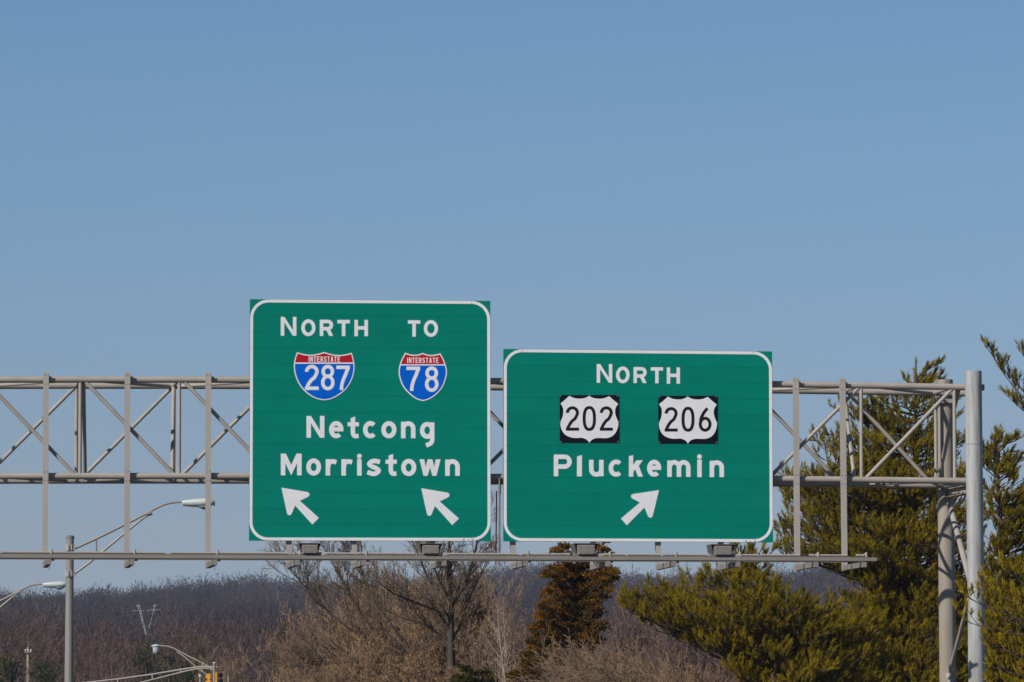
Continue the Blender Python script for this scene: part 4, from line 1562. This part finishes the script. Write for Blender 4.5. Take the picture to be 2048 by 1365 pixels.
def crown_pine(seed, px, D, tip, poly, n, m, tone, label, slope=(.30, .12), maxl=3.2, k=26, sub=.9):
    """a pine whose limbs end spread through a crown of the given outline (picture units at distance D);
    the depth of the crown follows its width"""
    base = np.array(base_at(px, D))
    root = thing('pine_tree', base, label, 'pine tree', 'pines right of the signs')
    v = Veg(seed)
    r = v.r
    sc_ = F / D
    P = np.array(poly, float)
    top = at(tip[0], tip[1], D)
    tr = bez(base - np.array([0, 0, .3]), (base + top) / 2 + np.array([r.uniform(-.12, .12), 0, 0]), top, 16)
    zs_ = tr[:, 2]
    done = 0
    tries = 0
    while done < n and tries < n * 40:
        tries += 1
        x, y = r.uniform(P[:, 0].min(), P[:, 0].max()), r.uniform(P[:, 1].min(), P[:, 1].max())
        if not inside(poly, x, y):
            continue
        q = at(x, y, D)
        z = q[2]
        axx = np.interp(z, zs_, tr[:, 0])
        row = [xx for xx in np.arange(P[:, 0].min(), P[:, 0].max(), 12) if inside(poly, xx, y)]
        hw = max(abs(row[0] - 1024 - axx * sc_), abs(row[-1] - 1024 - axx * sc_)) / sc_ if row else .3
        hw = min(hw, 3.0)
        dx = q[0] - axx
        dm = math.sqrt(max(hw * hw - dx * dx, .02))
        tt_ = (y - P[:, 1].min()) / (P[:, 1].max() - P[:, 1].min())
        dy = -dm * (.35 + .65 * tt_) * (r.uniform(.45, 1) if r.uniform() < .62 else r.uniform(-.8, .45))
        rad = math.hypot(dx, dy)
        zt_ = z - rad * r.uniform(slope[1], slope[0]) - .1
        zt_ = max(zt_, base[2] + .3)
        st = np.array([np.interp(zt_, zs_, tr[:, 0]), np.interp(zt_, zs_, tr[:, 1]), zt_])
        tipw = np.array([q[0], D + dy, z + dy * 0.02])
        L = np.linalg.norm(tipw - st)
        frm = max(.22, 1 - 1.7 / max(L, .1))
        pine_limb(v, st, tipw, r.uniform(.0, .12), tone=tone + r.normal(0, .13), sub=sub, tufts_from=frm, dens=.95 if L < 2 else .75)
        done += 1
    for j in range(16):
        q = top + np.array([r.normal(0, .16), r.normal(0, .16), -r.uniform(.05, .75)])
        st = np.array([top[0], top[1], q[2] - .25])
        pine_limb(v, st, q + np.array([(q[0] - top[0]) * .8, (q[1] - top[1]) * .8, .1]), .02, tone=tone, sub=.35, tufts_from=.2, dens=1.2)
    for j in range(5):
        v.tuft(top - np.array([0, 0, .1 * j]), np.array([r.normal(0, .4), r.normal(0, .4), 1.2]), tone + .15, 1.1)
    tb = Veg(seed)
    tb.path(tr, .07 + .010 * (top[2] - base[2]), .018, .1)
    tb.wood('trunk', M['bark'], root, 10)
    v.wood('branches', M['bark_tint'], root, 4)
    v.needles('needles', m, root, k=k)
    return root


# the big pine behind the gantry's right end
crown_pine(21, 1838, 124, (1832, 731), [(1830, 735), (1845, 760), (1852, 800), (1880, 800), (1905, 805), (1918, 850), (1915, 900), (1938, 915), (1935, 960), (1962, 1020), (1965, 1380), (1600, 1380), (1650, 1210),
           (1662, 1150), (1565, 1110), (1550, 1060), (1575, 1010), (1556, 965), (1590, 935), (1645, 945), (1632, 900), (1640, 850), (1690, 850), (1668, 815), (1700, 790), (1740, 810), (1775, 795), (1800, 815), (1805, 760), (1822, 775)],
           500, M['pine_needle'], .44, 'tallest olive green pine, behind the two bare posts at the right end of the gantry')
# lighter pine leaning out to the left under the second sign
crown_pine(22, 1640, 118, (1500, 1092), [(1480, 1092), (1540, 1085), (1560, 1110), (1530, 1150), (1580, 1190), (1640, 1215), (1700, 1200), (1760, 1240), (1780, 1380), (1480, 1380), (1440, 1330), (1420, 1300), (1360, 1300), (1340, 1255), (1300, 1275), (1275, 1230), (1245, 1236),
           (1238, 1190), (1290, 1196), (1330, 1178), (1370, 1158), (1400, 1140), (1430, 1160), (1445, 1120)],
           215, M['pine_needle'], .46, 'low yellowish green pine whose branches reach left over the tan brush below the smaller sign', slope=(.42, .2), maxl=5)
# dense younger pine filling in at the foot of the big one
crown_pine(25, 1770, 128, (1765, 1140), [(1765, 1140), (1830, 1180), (1900, 1200), (1950, 1240), (1965, 1380), (1600, 1380), (1620, 1300), (1660, 1230), (1700, 1200)],
           170, M['pine_golden'], .28, 'younger dense pine at the foot of the tallest pine, left of the beige leg')
# pine at the right edge
crown_pine(23, 2030, 121, (1990, 868), [(1988, 866), (1996, 890), (2006, 905), (2015, 930), (2040, 920), (2060, 935), (2100, 990), (2140, 1060), (2150, 1380), (1955, 1380), (1950, 1200), (1962, 1100), (1958, 1020), (1972, 960), (1966, 905), (1980, 900)],
           430, M['pine_golden'], .34, 'bushy pine right of the galvanised leg, standing at the right edge')
# nearer pine whose trunk is out of the frame
D4 = 97.0
b = base_at(2190, D4)
root = thing('pine_tree', b, 'nearer pine reaching in from the right edge, its high branch alone against the sky', 'pine tree', 'pines right of the signs')
v = Veg(24)
tx = b[0]
P4 = lambda x, y, d=0.0: at(x, y, D4 + d)
for (sx_, sy_, ex, ey, dd_, lift, tone) in (
        (2190, 900, 1972, 693, 0, .16, .30), (2190, 905, 2003, 742, .3, .15, .30), (2190, 890, 2040, 702, -.2, .12, .30), (2150, 880, 2012, 790, .2, .12, .28), (2180, 905, 2034, 806, .1, .15, .28),
        (2190, 1280, 1936, 1196, -.5, .06, .62), (2190, 1300, 1940, 1246, -.4, .05, .60), (2190, 1250, 1968, 1178, .2, .06, .6), (2190, 1340, 1975, 1290, .3, .05, .6),
        (2190, 1260, 2010, 1140, .4, .06, .55), (2190, 1380, 1985, 1335, 0, .04, .6), (2190, 1320, 2000, 1230, .6, .05, .6), (2190, 1390, 2010, 1300, -.3, .05, .6), (2190, 1420, 1990, 1375, .2, .04, .55)):
    pine_limb(v, P4(sx_, sy_, dd_ * .3), P4(ex, ey, dd_), lift, tone=tone, sub=.42 if ey < 1000 else .9, dens=.8, tufts_from=.5 if ey < 1000 else .42)
v.wood('branches', M['bark_tint'], root, 4)
v.needles('needles', M['pine_needle'], root, k=26)
tb = Veg(24)
tb.path(bez(np.array(b) - np.array([0, 0, .3]), np.array(b) + np.array([.1, 0, 4]), np.array(b) + np.array([0, 0, 10.5]), 10), .17, .03, .1)
tb.wood('trunk', M['bark'], root, 10)


# ------------------------------------------------------------------ rusty cedar
CD = 125.0
b = np.array(base_at(1140, CD))
root = thing('cedar_tree', b, 'rusty brown cedar with several pointed tops under the left end of the smaller sign', 'cedar tree')
CEDAR = [(1107, 1086), (1118, 1112), (1127, 1080), (1138, 1106), (1150, 1128), (1165, 1118), (1178, 1102), (1186, 1110), (1198, 1076), (1214, 1086), (1222, 1112), (1212, 1130), (1240, 1146), (1230, 1160), (1212, 1168), (1222, 1190), (1206, 1204),
         (1196, 1222), (1212, 1240), (1205, 1270), (1195, 1300), (1190, 1340), (1190, 1400), (1000, 1400), (1030, 1340), (1058, 1300), (1062, 1262), (1078, 1235), (1082, 1196), (1096, 1170), (1092, 1150), (1108, 1130)]


def foliage_in(v, poly, D, n, axis_px, tone, size, per=30, flat=.55, green=0.0):
    """sprays of scale foliage spread through a crown of the given outline, hung on twigs from its axis"""
    r = v.r
    P = np.array(poly, float)
    sc_ = F / D
    cnt = 0
    while cnt < n:
        x, y = r.uniform(P[:, 0].min(), P[:, 0].max()), r.uniform(P[:, 1].min(), P[:, 1].max())
        if not inside(poly, x, y):
            continue
        cnt += 1
        ax = axis_px(y)
        hw = max(.12, min(abs(x - ax) + 30, 85) / sc_)
        dy = r.uniform(-1, .6) * hw
        c = at(x, y, D) + np.array([0, dy, 0])
        a = at(ax, y + abs(x - ax) * .55 + 14, D)
        v.path(bez(a, (a + c) / 2 + np.array([0, 0, -.05]), c, 3), .013, .005, .2)
        d = unit(c - a + np.array([0, -.15, .25]))
        sz = size * r.uniform(.65, 1.3)
        tt = tone + r.normal(0, .20) - green * max(0, (y - 1200) / 130.0)
        for _ in range(per):
            w = r.normal(0, 1, 3)
            w /= np.linalg.norm(w)
            pp = c + w * sz * r.uniform(.2, 1.0) * np.array([1.25, 1, flat])
            v.tuft(pp, d * .8 + w * .6 + np.array([0, 0, .35]), tt + r.normal(0, .05), r.uniform(.7, 1.2))


v = Veg(31)
foliage_in(v, CEDAR, CD, 720, lambda y: np.interp(y, [1080, 1200, 1400], [1172, 1150, 1110]), .50, .135, green=.25)
tb = Veg(31)
tb.path(bez(b - np.array([0, 0, .2]), at(1150, 1300, CD), at(1180, 1110, CD), 10), .10, .012, .1)
tb.wood('trunk', M['bark'], root, 8)
v.wood('branches', M['bark_tint'], root, 4)
v.needles('foliage', M['cedar_leaf'], root, k=5, length=.06, width=.020, spread=.55, wind=(.05, 0, .2), shoot=.0)

b = base_at(962, 131)
root = thing('juniper_bush', b, 'small olive green juniper bush at the foot of the dark forked tree', 'juniper')
v = Veg(32)
foliage_in(v, [(945, 1334), (958, 1348), (985, 1338), (1000, 1345), (1018, 1380), (1010, 1420), (900, 1420), (905, 1365), (925, 1345), (935, 1330)], 131, 150, lambda y: 960, .45, .13)
v.wood('branches', M['bark_tint'], root, 4)
v.needles('foliage', M['evergreen'], root, k=5, length=.06, width=.022, spread=.5, wind=(.05, 0, .2), shoot=.0)


# ------------------------------------------------------------------ bare trees and brush
def twiggy(v, p, d, L, r0, lvl, maxlvl, t0, up=.25, ratio=.52, dens=1.0, rmin=.0055, wob=.10):
    r = v.r
    n = 5 if lvl == 0 else (4 if lvl < maxlvl else 2)
    pts = [np.array(p, float)]
    d = unit(np.array(d, float))
    for i in range(n):
        d = unit(d + r.normal(0, wob, 3) + np.array([0, 0, up * .22]))
        pts.append(pts[-1] + d * L / n)
    r1 = max(rmin * .8, r0 * .35)
    v.path(pts, r0, r1, float(np.clip(t0 + .22 * lvl + r.normal(0, .05), 0, 1)))
    if lvl >= maxlvl:
        return
    nc = int((5.5 if lvl == 0 else 4.5 if lvl == 1 else 4) * dens * r.uniform(.8, 1.3)) + 1
    for i in range(nc):
        u = (.28 if lvl == 0 else .2) + (1 - .25) * (i + r.uniform(0, 1)) / nc
        u = min(u, .98)
        k = min(int(u * n), n - 1)
        q = pts[k] + (pts[k + 1] - pts[k]) * (u * n - k)
        dl = unit(pts[k + 1] - pts[k])
        lat = unit(np.cross(dl, r.normal(0, 1, 3)))
        ang = r.uniform(.4, .95)
        cd = dl * math.cos(ang) + lat * math.sin(ang)
        twiggy(v, q, cd, L * ratio * (1.1 - .55 * u) * r.uniform(.7, 1.25), max(rmin, (r0 + (r1 - r0) * u) * .6), lvl + 1, maxlvl, t0, up, ratio, dens, rmin, wob)


TD_ = 135.0
b = base_at(902, TD_)
root = thing('bare_tree', b, 'dark bare tree with a forked trunk below the gap between the signs', 'bare tree', 'bare trees below the signs')
v = Veg(41)
A = lambda x, y, d=0.0: at(480 + x / 3.94, 1050 + y / 3.94, TD_ + d)
limbs = [
    ([b, A(1668, 1200), A(1664, 1000), A(1662, 830)], .115, .085),
    ([A(1662, 830), A(1668, 640), A(1655, 450), A(1655, 250, .3), A(1640, 60, .5), A(1650, -80, .5)], .075, .018),
    ([A(1668, 640), A(1720, 560, -.2), A(1775, 470, -.4), A(1820, 330, -.6), A(1875, 120, -.8), A(1930, -60, -.9)], .055, .014),
    ([A(1655, 760), A(1600, 650, .2), A(1530, 520, .4), A(1450, 350, .6), A(1380, 180, .8), A(1300, 10, 1.0)], .055, .014),
    ([A(1640, 560), A(1560, 420, -.3), A(1500, 250, -.6), A(1470, 60, -.8)], .04, .012),
    ([A(1655, 830), A(1560, 680, -.2), A(1380, 610, -.5), A(1200, 540, -.8), A(1080, 440, -1.0)], .045, .012),
    ([A(1660, 960), A(1500, 800, .3), A(1300, 740, .6), A(1100, 660, .9)], .035, .01),
    ([A(1680, 900), A(1740, 780, .3), A(1800, 600, .5), A(1880, 420, .6), A(1960, 250, .8)], .035, .010),
    ([A(1690, 1000), A(1760, 900, .2), A(1850, 820, .4), A(1930, 700, .5)], .025, .009),
]
for pts, ra, rb in limbs:
    pts = np.array(pts, float)
    v.path(pts, ra, rb, .05)
    if ra < .08:
        seglen = np.linalg.norm(np.diff(pts, axis=0), axis=1)
        tot = seglen.sum()
        nb = int(tot / .13)
        for i in range(nb):
            u = (i + v.r.uniform(0, 1)) / nb * .98
            k = int(np.searchsorted(np.cumsum(seglen), u * tot))
            k = min(k, len(pts) - 2)
            w = (u * tot - (np.cumsum(seglen)[k] - seglen[k])) / seglen[k]
            q = pts[k] + (pts[k + 1] - pts[k]) * w
            dl = unit(pts[k + 1] - pts[k])
            lat = unit(np.cross(dl, v.r.normal(0, 1, 3)))
            twiggy(v, q, dl + lat * v.r.uniform(.4, 1.1) + np.array([0, 0, .35]), v.r.uniform(.5, 1.25) * (1.15 - .5 * u), max(.008, ra * .28 * (1 - .5 * u)), 1, 3, .05, up=.45, ratio=.55)
v.wood('branches', M['bark_tint'], root, 4)


def shrub(seed, px, D, ytop, hw_px, n, m, label, cat='shrub', name='bare_shrub', group=None, lean=(0, 0, 0), t0=.25, lvl=2, r0=.016, up=.35, ybase=None, dens=1.0, rmin=.0055, wob=.1, part='stems'):
    b = np.array(base_at(px, D))
    sc_ = F / D
    top = at(px, ytop, D)[2]
    H = top - b[2]
    hw = hw_px / sc_
    root = thing(name, b, label, cat, group)
    v = Veg(seed)
    r = v.r
    for i in range(n):
        a = r.uniform(0, 6.28)
        q = math.sqrt(r.uniform(0, 1))
        o_ = np.array([math.cos(a) * hw * q, math.sin(a) * hw * .7 * q, 0])
        st = b + o_ * .55
        st[2] = gz(st[0], st[1]) + r.uniform(0, .35) * H
        hh = (H * r.uniform(.72, 1.02) * (1 - .22 * q * q)) - (st[2] - b[2])
        d = np.array([o_[0] * .5 / max(hh, .5), o_[1] * .5 / max(hh, .5), 1.0]) + np.array(lean) + r.normal(0, .10, 3)
        d = unit(d)
        twiggy(v, st, d, hh / max(d[2], .5) * .86, r0 * r.uniform(.7, 1.2), 0, lvl, t0, up=up, ratio=.36, dens=dens, rmin=rmin, wob=wob)
    v.wood(part, m, root, 3)
    return root, v


tan_g = 'bare tan trees below the larger sign'
specs = [
    (51, 606, 150, 1240, 60, 44, 'outermost low tan bare tree of the thicket, nearest the far houses'),
    (52, 660, 149, 1150, 70, 72, 'feathery tan bare tree below the left light of the larger sign'),
    (53, 728, 148, 1108, 74, 84, 'feathery tan bare tree between the two lights of the larger sign'),
    (54, 800, 146, 1098, 76, 84, 'tall tan bare tree just left of the larger sign\'s right light'),
    (55, 868, 144, 1090, 70, 78, 'tan bare tree directly behind the dark forked trunk'),
    (56, 955, 142, 1096, 72, 66, 'greyish tan bare tree just right of the dark forked trunk'),
    (57, 770, 140, 1195, 95, 52, 'low feathery tan tree in front of the taller tan trees'),
    (58, 680, 141, 1240, 80, 46, 'low feathery tan tree left of the orange beech leaves'),
]
for (sd, px, D, yt, hw, n, lab) in specs:
    shrub(sd, px, D, yt, hw, n, M['twig_tan'], lab, 'bare tree', 'bare_tree', tan_g, t0=.40, lvl=3, r0=.020, up=.55, dens=.86)
# dark limbs of the tree left of the forked one
b = base_at(850, 140)
root = thing('bare_tree', b, 'dark bare tree leaning left among the tan twigs below the larger sign', 'bare tree', 'bare trees below the signs')
v = Veg(61)
A = lambda x, y, d=0.0: at(480 + x / 3.94, 1050 + y / 3.94, 140 + d)
for pts, ra, rb in (([b, A(1460, 1120), A(1250, 960), A(1060, 830), A(930, 660), A(800, 420), A(700, 260)], .06, .012), ([A(1400, 1060), A(1200, 800), A(1050, 560), A(960, 380), A(900, 200)], .04, .010),
                    ([A(1300, 1040), A(1060, 930), A(840, 800), A(640, 640), A(480, 450), A(380, 330)], .035, .010), ([A(1440, 1200), A(1100, 1080), A(800, 1085), A(560, 1120)], .03, .010)):
    pts = np.array(pts, float)
    v.path(pts, ra, rb, .08)
    for i in range(34):
        k = v.r.randint(1, len(pts) - 1)
        q = pts[k] + (pts[k + 1] - pts[k]) * v.r.uniform(0, 1)
        dl = unit(pts[k + 1] - pts[k])
        twiggy(v, q, dl + v.r.normal(0, .5, 3) + np.array([0, 0, .5]), v.r.uniform(.6, 1.3), .011, 1, 3, .15, up=.4, ratio=.55)
v.wood('branches', M['bark_tint'], root, 4)

# pale saplings between the two bare trees and the cedar
for (sd, px, D, yt, hw, n, lab) in ((71, 1000, 129, 1120, 26, 9, 'pale slim sapling clump directly below the gap between the signs'), (72, 1028, 128, 1140, 24, 7, 'pale slim sapling clump touching the left side of the cedar'),
                                    (73, 975, 133, 1190, 34, 14, 'low pale saplings beside the dark forked trunk')):
    shrub(sd, px, D, yt, hw, n, M['twig_grey'], lab, 'sapling', 'sapling', 'saplings left of the cedar', t0=.36, lvl=3, r0=.020, up=.6, dens=.8, wob=.06)
shrub(78, 1004, 126.5, 1080, 10, 2, M['pale_bark'], 'pale slim bare trunk rising just right of the conduit drop', 'sapling', 'sapling', 'saplings left of the cedar', t0=.55, lvl=2, r0=.034, up=.7, dens=1.0, wob=.035)
shrub(79, 1022, 126, 1150, 12, 2, M['pale_bark'], 'pale slim bare trunk close to the left side of the cedar', 'sapling', 'sapling', 'saplings left of the cedar', t0=.55, lvl=2, r0=.03, up=.7, dens=1.0, wob=.035)
# purplish thicket between cedar and pines
for (sd, px, D, yt, hw, n, lab) in ((74, 1275, 160, 1125, 70, 50, 'purple brown bare trees right of the cedar top'), (75, 1365, 156, 1112, 76, 54, 'purple brown bare trees below the middle of the smaller sign'),
                                    (76, 1460, 160, 1118, 70, 44, 'purple brown bare trees behind the low yellowish pine'), (77, 1640, 170, 1150, 90, 26, 'purple brown bare trees seen through the gap of the tall pine')):
    shrub(sd, px, D, yt, hw, n, M['twig_purple'], lab, 'bare tree', 'bare_tree', 'purplish trees behind the cedar and pines', t0=.3, lvl=3, r0=.020, up=.5, dens=.8)
# tan arching brush in front
brush_g = 'arching tan brush in the foreground'
for (sd, px, D, yt, hw, n, lab, lean) in (
        (81, 1300, 121, 1285, 56, 40, 'tan arching brush against the right foot of the cedar', (-.95, 0, 0)), (82, 1335, 120, 1240, 56, 50, 'tan arching brush below the low yellowish pine, left part', (-1.0, 0, 0)),
        (83, 1395, 119, 1268, 60, 56, 'tan arching brush below the low yellowish pine, middle part', (-1.0, 0, 0)), (84, 1480, 118, 1300, 60, 50, 'tan arching brush below the low yellowish pine, right part', (-.9, 0, 0)),
        (86, 1560, 117, 1318, 70, 40, 'low tan brush in the shade between the two pines', (-.3, 0, 0)),
        (87, 1000, 122, 1350, 34, 26, 'straw coloured brush at the left foot of the cedar', (.1, 0, 0)), (89, 1340, 114.8, 1250, 70, 44, 'thin brown brush in front of the low yellowish pine', (-.8, 0, 0)), (96, 1440, 114, 1275, 70, 40, 'thin brown brush in front of the right half of the low yellowish pine', (-.8, 0, 0)), (88, 1690, 118, 1330, 70, 34, 'low tan brush under the tallest pine', (-.2, 0, 0))):
    shrub(sd, px, D, yt, hw, n, M['twig_grey'] if sd % 2 else M['twig_tan'], lab, 'shrub', 'bare_shrub', brush_g, lean=lean, t0=.34, lvl=2, r0=.013, up=-.05, dens=1.5, wob=.09)
for (sd, px, D, yt, hw, n, lab) in ((91, 700, 138, 1290, 90, 46, 'low brown brush below the feathery tan trees'), (92, 830, 137, 1300, 80, 44, 'low brown brush left of the dark forked trunk'), (93, 600, 152, 1310, 50, 30, 'low brown brush at the left end of the thicket'),
                                    (94, 960, 134, 1290, 60, 34, 'low brown brush right of the dark forked trunk')):
    shrub(sd, px, D, yt, hw, n, M['twig_tan'], lab, 'shrub', 'bare_shrub', 'low brown brush below the larger sign', lean=(-.2, 0, 0), t0=.22, lvl=2, r0=.014, up=.2, dens=1.6)

# dry orange leaves still on a young beech
root, v = shrub(95, 815, 132, 1262, 75, 26, M['twig_grey'], 'young beech still holding dry orange leaves, low below the larger sign', 'beech', 'beech_sapling', None, t0=.3, lvl=2, r0=.014, up=.1, dens=1.2)
r = v.r
S = np.array(v.segs)
idx = r.choice(len(S), 1500)
w = r.uniform(0, 1, (1500, 1))
P = S[idx, 0:3] * (1 - w) + S[idx, 3:6] * w
keep = P[:, 2] > at(815, 1375, 132)[2]
P = P[keep]
d1 = unit(r.normal(0, 1, P.shape) + np.array([0, 0, -.3]))
d2 = unit(np.cross(d1, r.normal(0, 1, P.shape)))
l = r.uniform(.04, .075, (len(P), 1))
Vl = np.stack([P, P + d1 * l * .5 + d2 * l * .3, P + d1 * l, P + d1 * l * .5 - d2 * l * .3], 1).reshape(-1, 3)
link('leaves', bulk_mesh('leaves', Vl, 4, tint=np.repeat(r.uniform(0, 1, len(P)), 4)), M['beech_leaf'], root)


# ------------------------------------------------------------------ evergreens and lone trees in the valley
def far_evergreen(seed, px, ytop, hw_px, D, label, squash=1.0):
    b = np.array(base_at(px, D))
    top = at(px, ytop, D)
    root = thing('evergreen_tree', b, label, 'evergreen', 'evergreens in the valley')
    r = np.random.RandomState(seed)
    hw = hw_px * D / F
    H = top[2] - b[2]
    n = 2600
    ncl = 70
    ct_ = r.uniform(0, 1, ncl)
    ca = r.uniform(0, 6.28, ncl)
    cr = hw * (1 - ct_) ** (.62 * squash) * r.uniform(.55, 1.05, ncl)
    C = np.stack([np.cos(ca) * cr, np.sin(ca) * cr, H * (.12 + .86 * ct_)], 1)
    ix = r.randint(0, ncl, n)
    P = C[ix] + r.normal(0, 1, (n, 3)) * np.array([.15, .15, .12]) * hw
    d = unit(np.stack([P[:, 0], P[:, 1], np.full(n, hw * .5)], 1) + r.normal(0, hw * .3, (n, 3)))
    sd = unit(np.cross(d, r.normal(0, 1, (n, 3))))
    l = r.uniform(.35, .8, (n, 1)) * hw * .25
    Vv = np.stack([P - sd * l * .3, P + sd * l * .3, P + d * l], 1) + b
    t = np.clip(r.normal(.4, .15, ncl)[ix] + r.normal(0, .1, n), 0, 1)
    link('crown', bulk_mesh('crown', Vv.reshape(-1, 3), 3, tint=np.repeat(t, 3)), M['evergreen'], root)
    tb = Veg(seed)
    tb.path([b - np.array([0, 0, .3]), b + np.array([0, 0, H * .5]), b + np.array([0, 0, H * .96])], .22, .05, .1)
    tb.wood('trunk', M['bark'], root, 8)


for a in ((101, 20, 1318, 60, 430, 'broad dull green evergreen in the lower left corner behind the wooden pole'), (102, 88, 1322, 50, 425, 'dull green evergreen right of the wooden pole'),
          (103, 292, 1270, 46, 463, 'dark green evergreen behind the lamp of the signal mast', .8), (104, 338, 1300, 36, 461, 'olive evergreen below the lamp of the signal mast'),
          (105, 402, 1276, 32, 464, 'brownish evergreen above the bend of the lamp arm'), (106, 385, 1322, 60, 458, 'olive evergreen behind the twin arms of the signal mast'),
          (107, 566, 1240, 24, 466, 'small evergreen at the hill foot left of the tan thicket')):
    far_evergreen(*a)
for (sd, px, D, yt, hw, n, lab) in ((111, 452, 420, 1240, 44, 26, 'tall tan bare tree right of the power pylon'), (112, 55, 430, 1262, 30, 14, 'thin bare tree rising behind the wooden pole'),
                                    (113, 180, 470, 1300, 60, 30, 'reddish bare trees just right of the near lamp pole')):
    shrub(sd, px, D, yt, hw, n, M['twig_tan'] if sd < 112 else M['twig_purple'], lab, 'bare tree', 'bare_tree', 'bare trees in the valley', t0=.3, lvl=3, r0=.07, up=.5, dens=1.0, rmin=.013)

# ------------------------------------------------------------------ far houses
M['siding_tan'] = mat('tan_siding', (0.26, 0.17, 0.09), 0.8, noise=((0.2, 0.13, 0.07), 2.0, 0.4, 0.7))
M['siding_white'] = mat('white_siding', (0.62, 0.63, 0.64), 0.8, noise=((0.5, 0.5, 0.52), 2.0, 0.4, 0.7))
M['roof'] = mat('grey_shingle_roof', (0.10, 0.10, 0.115), 0.85, noise=((0.07, 0.07, 0.08), 3.0, 0.4, 0.7))
M['window_glass'] = mat('dark_window_glass', (0.03, 0.035, 0.04), 0.15, spec=0.6)


def house(px, D, yridge, w, d, wall_m, label, turn=.3):
    x = at(px, 1400, D)[0]
    zr = at(px, yridge, D)[2]
    zg_ = gz(x, D)
    ze = zr - w * .32
    root = thing('house', (x, D, zg_), label, 'house', None)
    c, s = math.cos(turn), math.sin(turn)
    T = lambda a, b, z: np.array([x + a * c - b * s, D + a * s + b * c, z])
    mb = MB()
    mb.box8([T(-w / 2, -d / 2, zg_ - .5), T(w / 2, -d / 2, zg_ - .5), T(w / 2, d / 2, zg_ - .5), T(-w / 2, d / 2, zg_ - .5), T(-w / 2, -d / 2, ze), T(w / 2, -d / 2, ze), T(w / 2, d / 2, ze), T(-w / 2, d / 2, ze)])
    mb.add([T(-w / 2, -d / 2, ze + .001), T(w / 2, -d / 2, ze + .001), T(0, -d / 2, zr - .12), T(-w / 2, d / 2, ze + .001), T(w / 2, d / 2, ze + .001), T(0, d / 2, zr - .12)],
           [(0, 1, 2), (5, 4, 3), (1, 0, 3, 4), (0, 2, 5, 3), (2, 1, 4, 5)])
    mb.build('wall', wall_m, root)
    for sg in (-1, 1):
        mb = MB()
        e, o_ = w / 2 + .4, d / 2 + .35
        k = (zr - ze) / (w / 2)
        mb.box8([T(sg * .01, -o_, zr - .02), T(sg * e, -o_, zr - e * k - .02), T(sg * e, o_, zr - e * k - .02), T(sg * .01, o_, zr - .02),
                 T(sg * .01, -o_, zr + .12), T(sg * e, -o_, zr - e * k + .12), T(sg * e, o_, zr - e * k + .12), T(sg * .01, o_, zr + .12)])
        rf = mb.build('roof', M['roof'], root)
    for a in (-.25, .25):
        for zz in (ze - 1.6, ze - 4.2):
            fr = MB()
            fr.box8([T(a * w - .55, -d / 2 - .05, zz), T(a * w + .55, -d / 2 - .05, zz), T(a * w + .55, -d / 2 - .003, zz), T(a * w - .55, -d / 2 - .003, zz),
                     T(a * w - .55, -d / 2 - .05, zz + 1.3), T(a * w + .55, -d / 2 - .05, zz + 1.3), T(a * w + .55, -d / 2 - .003, zz + 1.3), T(a * w - .55, -d / 2 - .003, zz + 1.3)])
            f_ = fr.build('window', M['siding_white'], root)
            gl = MB()
            gl.box8([T(a * w - .45, -d / 2 - .06, zz + .1), T(a * w + .45, -d / 2 - .06, zz + .1), T(a * w + .45, -d / 2 - .051, zz + .1), T(a * w - .45, -d / 2 - .051, zz + .1),
                     T(a * w - .45, -d / 2 - .06, zz + 1.2), T(a * w + .45, -d / 2 - .06, zz + 1.2), T(a * w + .45, -d / 2 - .051, zz + 1.2), T(a * w - .45, -d / 2 - .051, zz + 1.2)])
            gl.build('pane', M['window_glass'], f_)


house(513, 765, 1322, 3.6, 6, M['siding_tan'], 'far tan house at the foot of the hill, left of the tan thicket', .2)
# ------------------------------------------------------------------ the air between here and the hill
HAZE = 0.00010
m = bpy.data.materials.new('haze_air')
m.use_nodes = True
nt = m.node_tree
nt.nodes.remove(nt.nodes['Principled BSDF'])
pv = nt.nodes.new('ShaderNodeVolumePrincipled')
pv.inputs['Color'].default_value = (0.72, 0.82, 1.0, 1)
pv.inputs['Density'].default_value = HAZE
pv.inputs['Anisotropy'].default_value = 0.0
nt.links.new(pv.outputs['Volume'], nt.nodes['Material Output'].inputs['Volume'])
mb = MB()
x0, x1, y0, y1, z0, z1 = -5200, 5200, -400, 6200, -12, 95
mb.box8([(x0, y0, z0), (x1, y0, z0), (x1, y1, z0), (x0, y1, z0), (x0, y0, z1), (x1, y0, z1), (x1, y1, z1), (x0, y1, z1)])
o = mb.build('haze', m)
tag(o, None, None, kind='stuff')
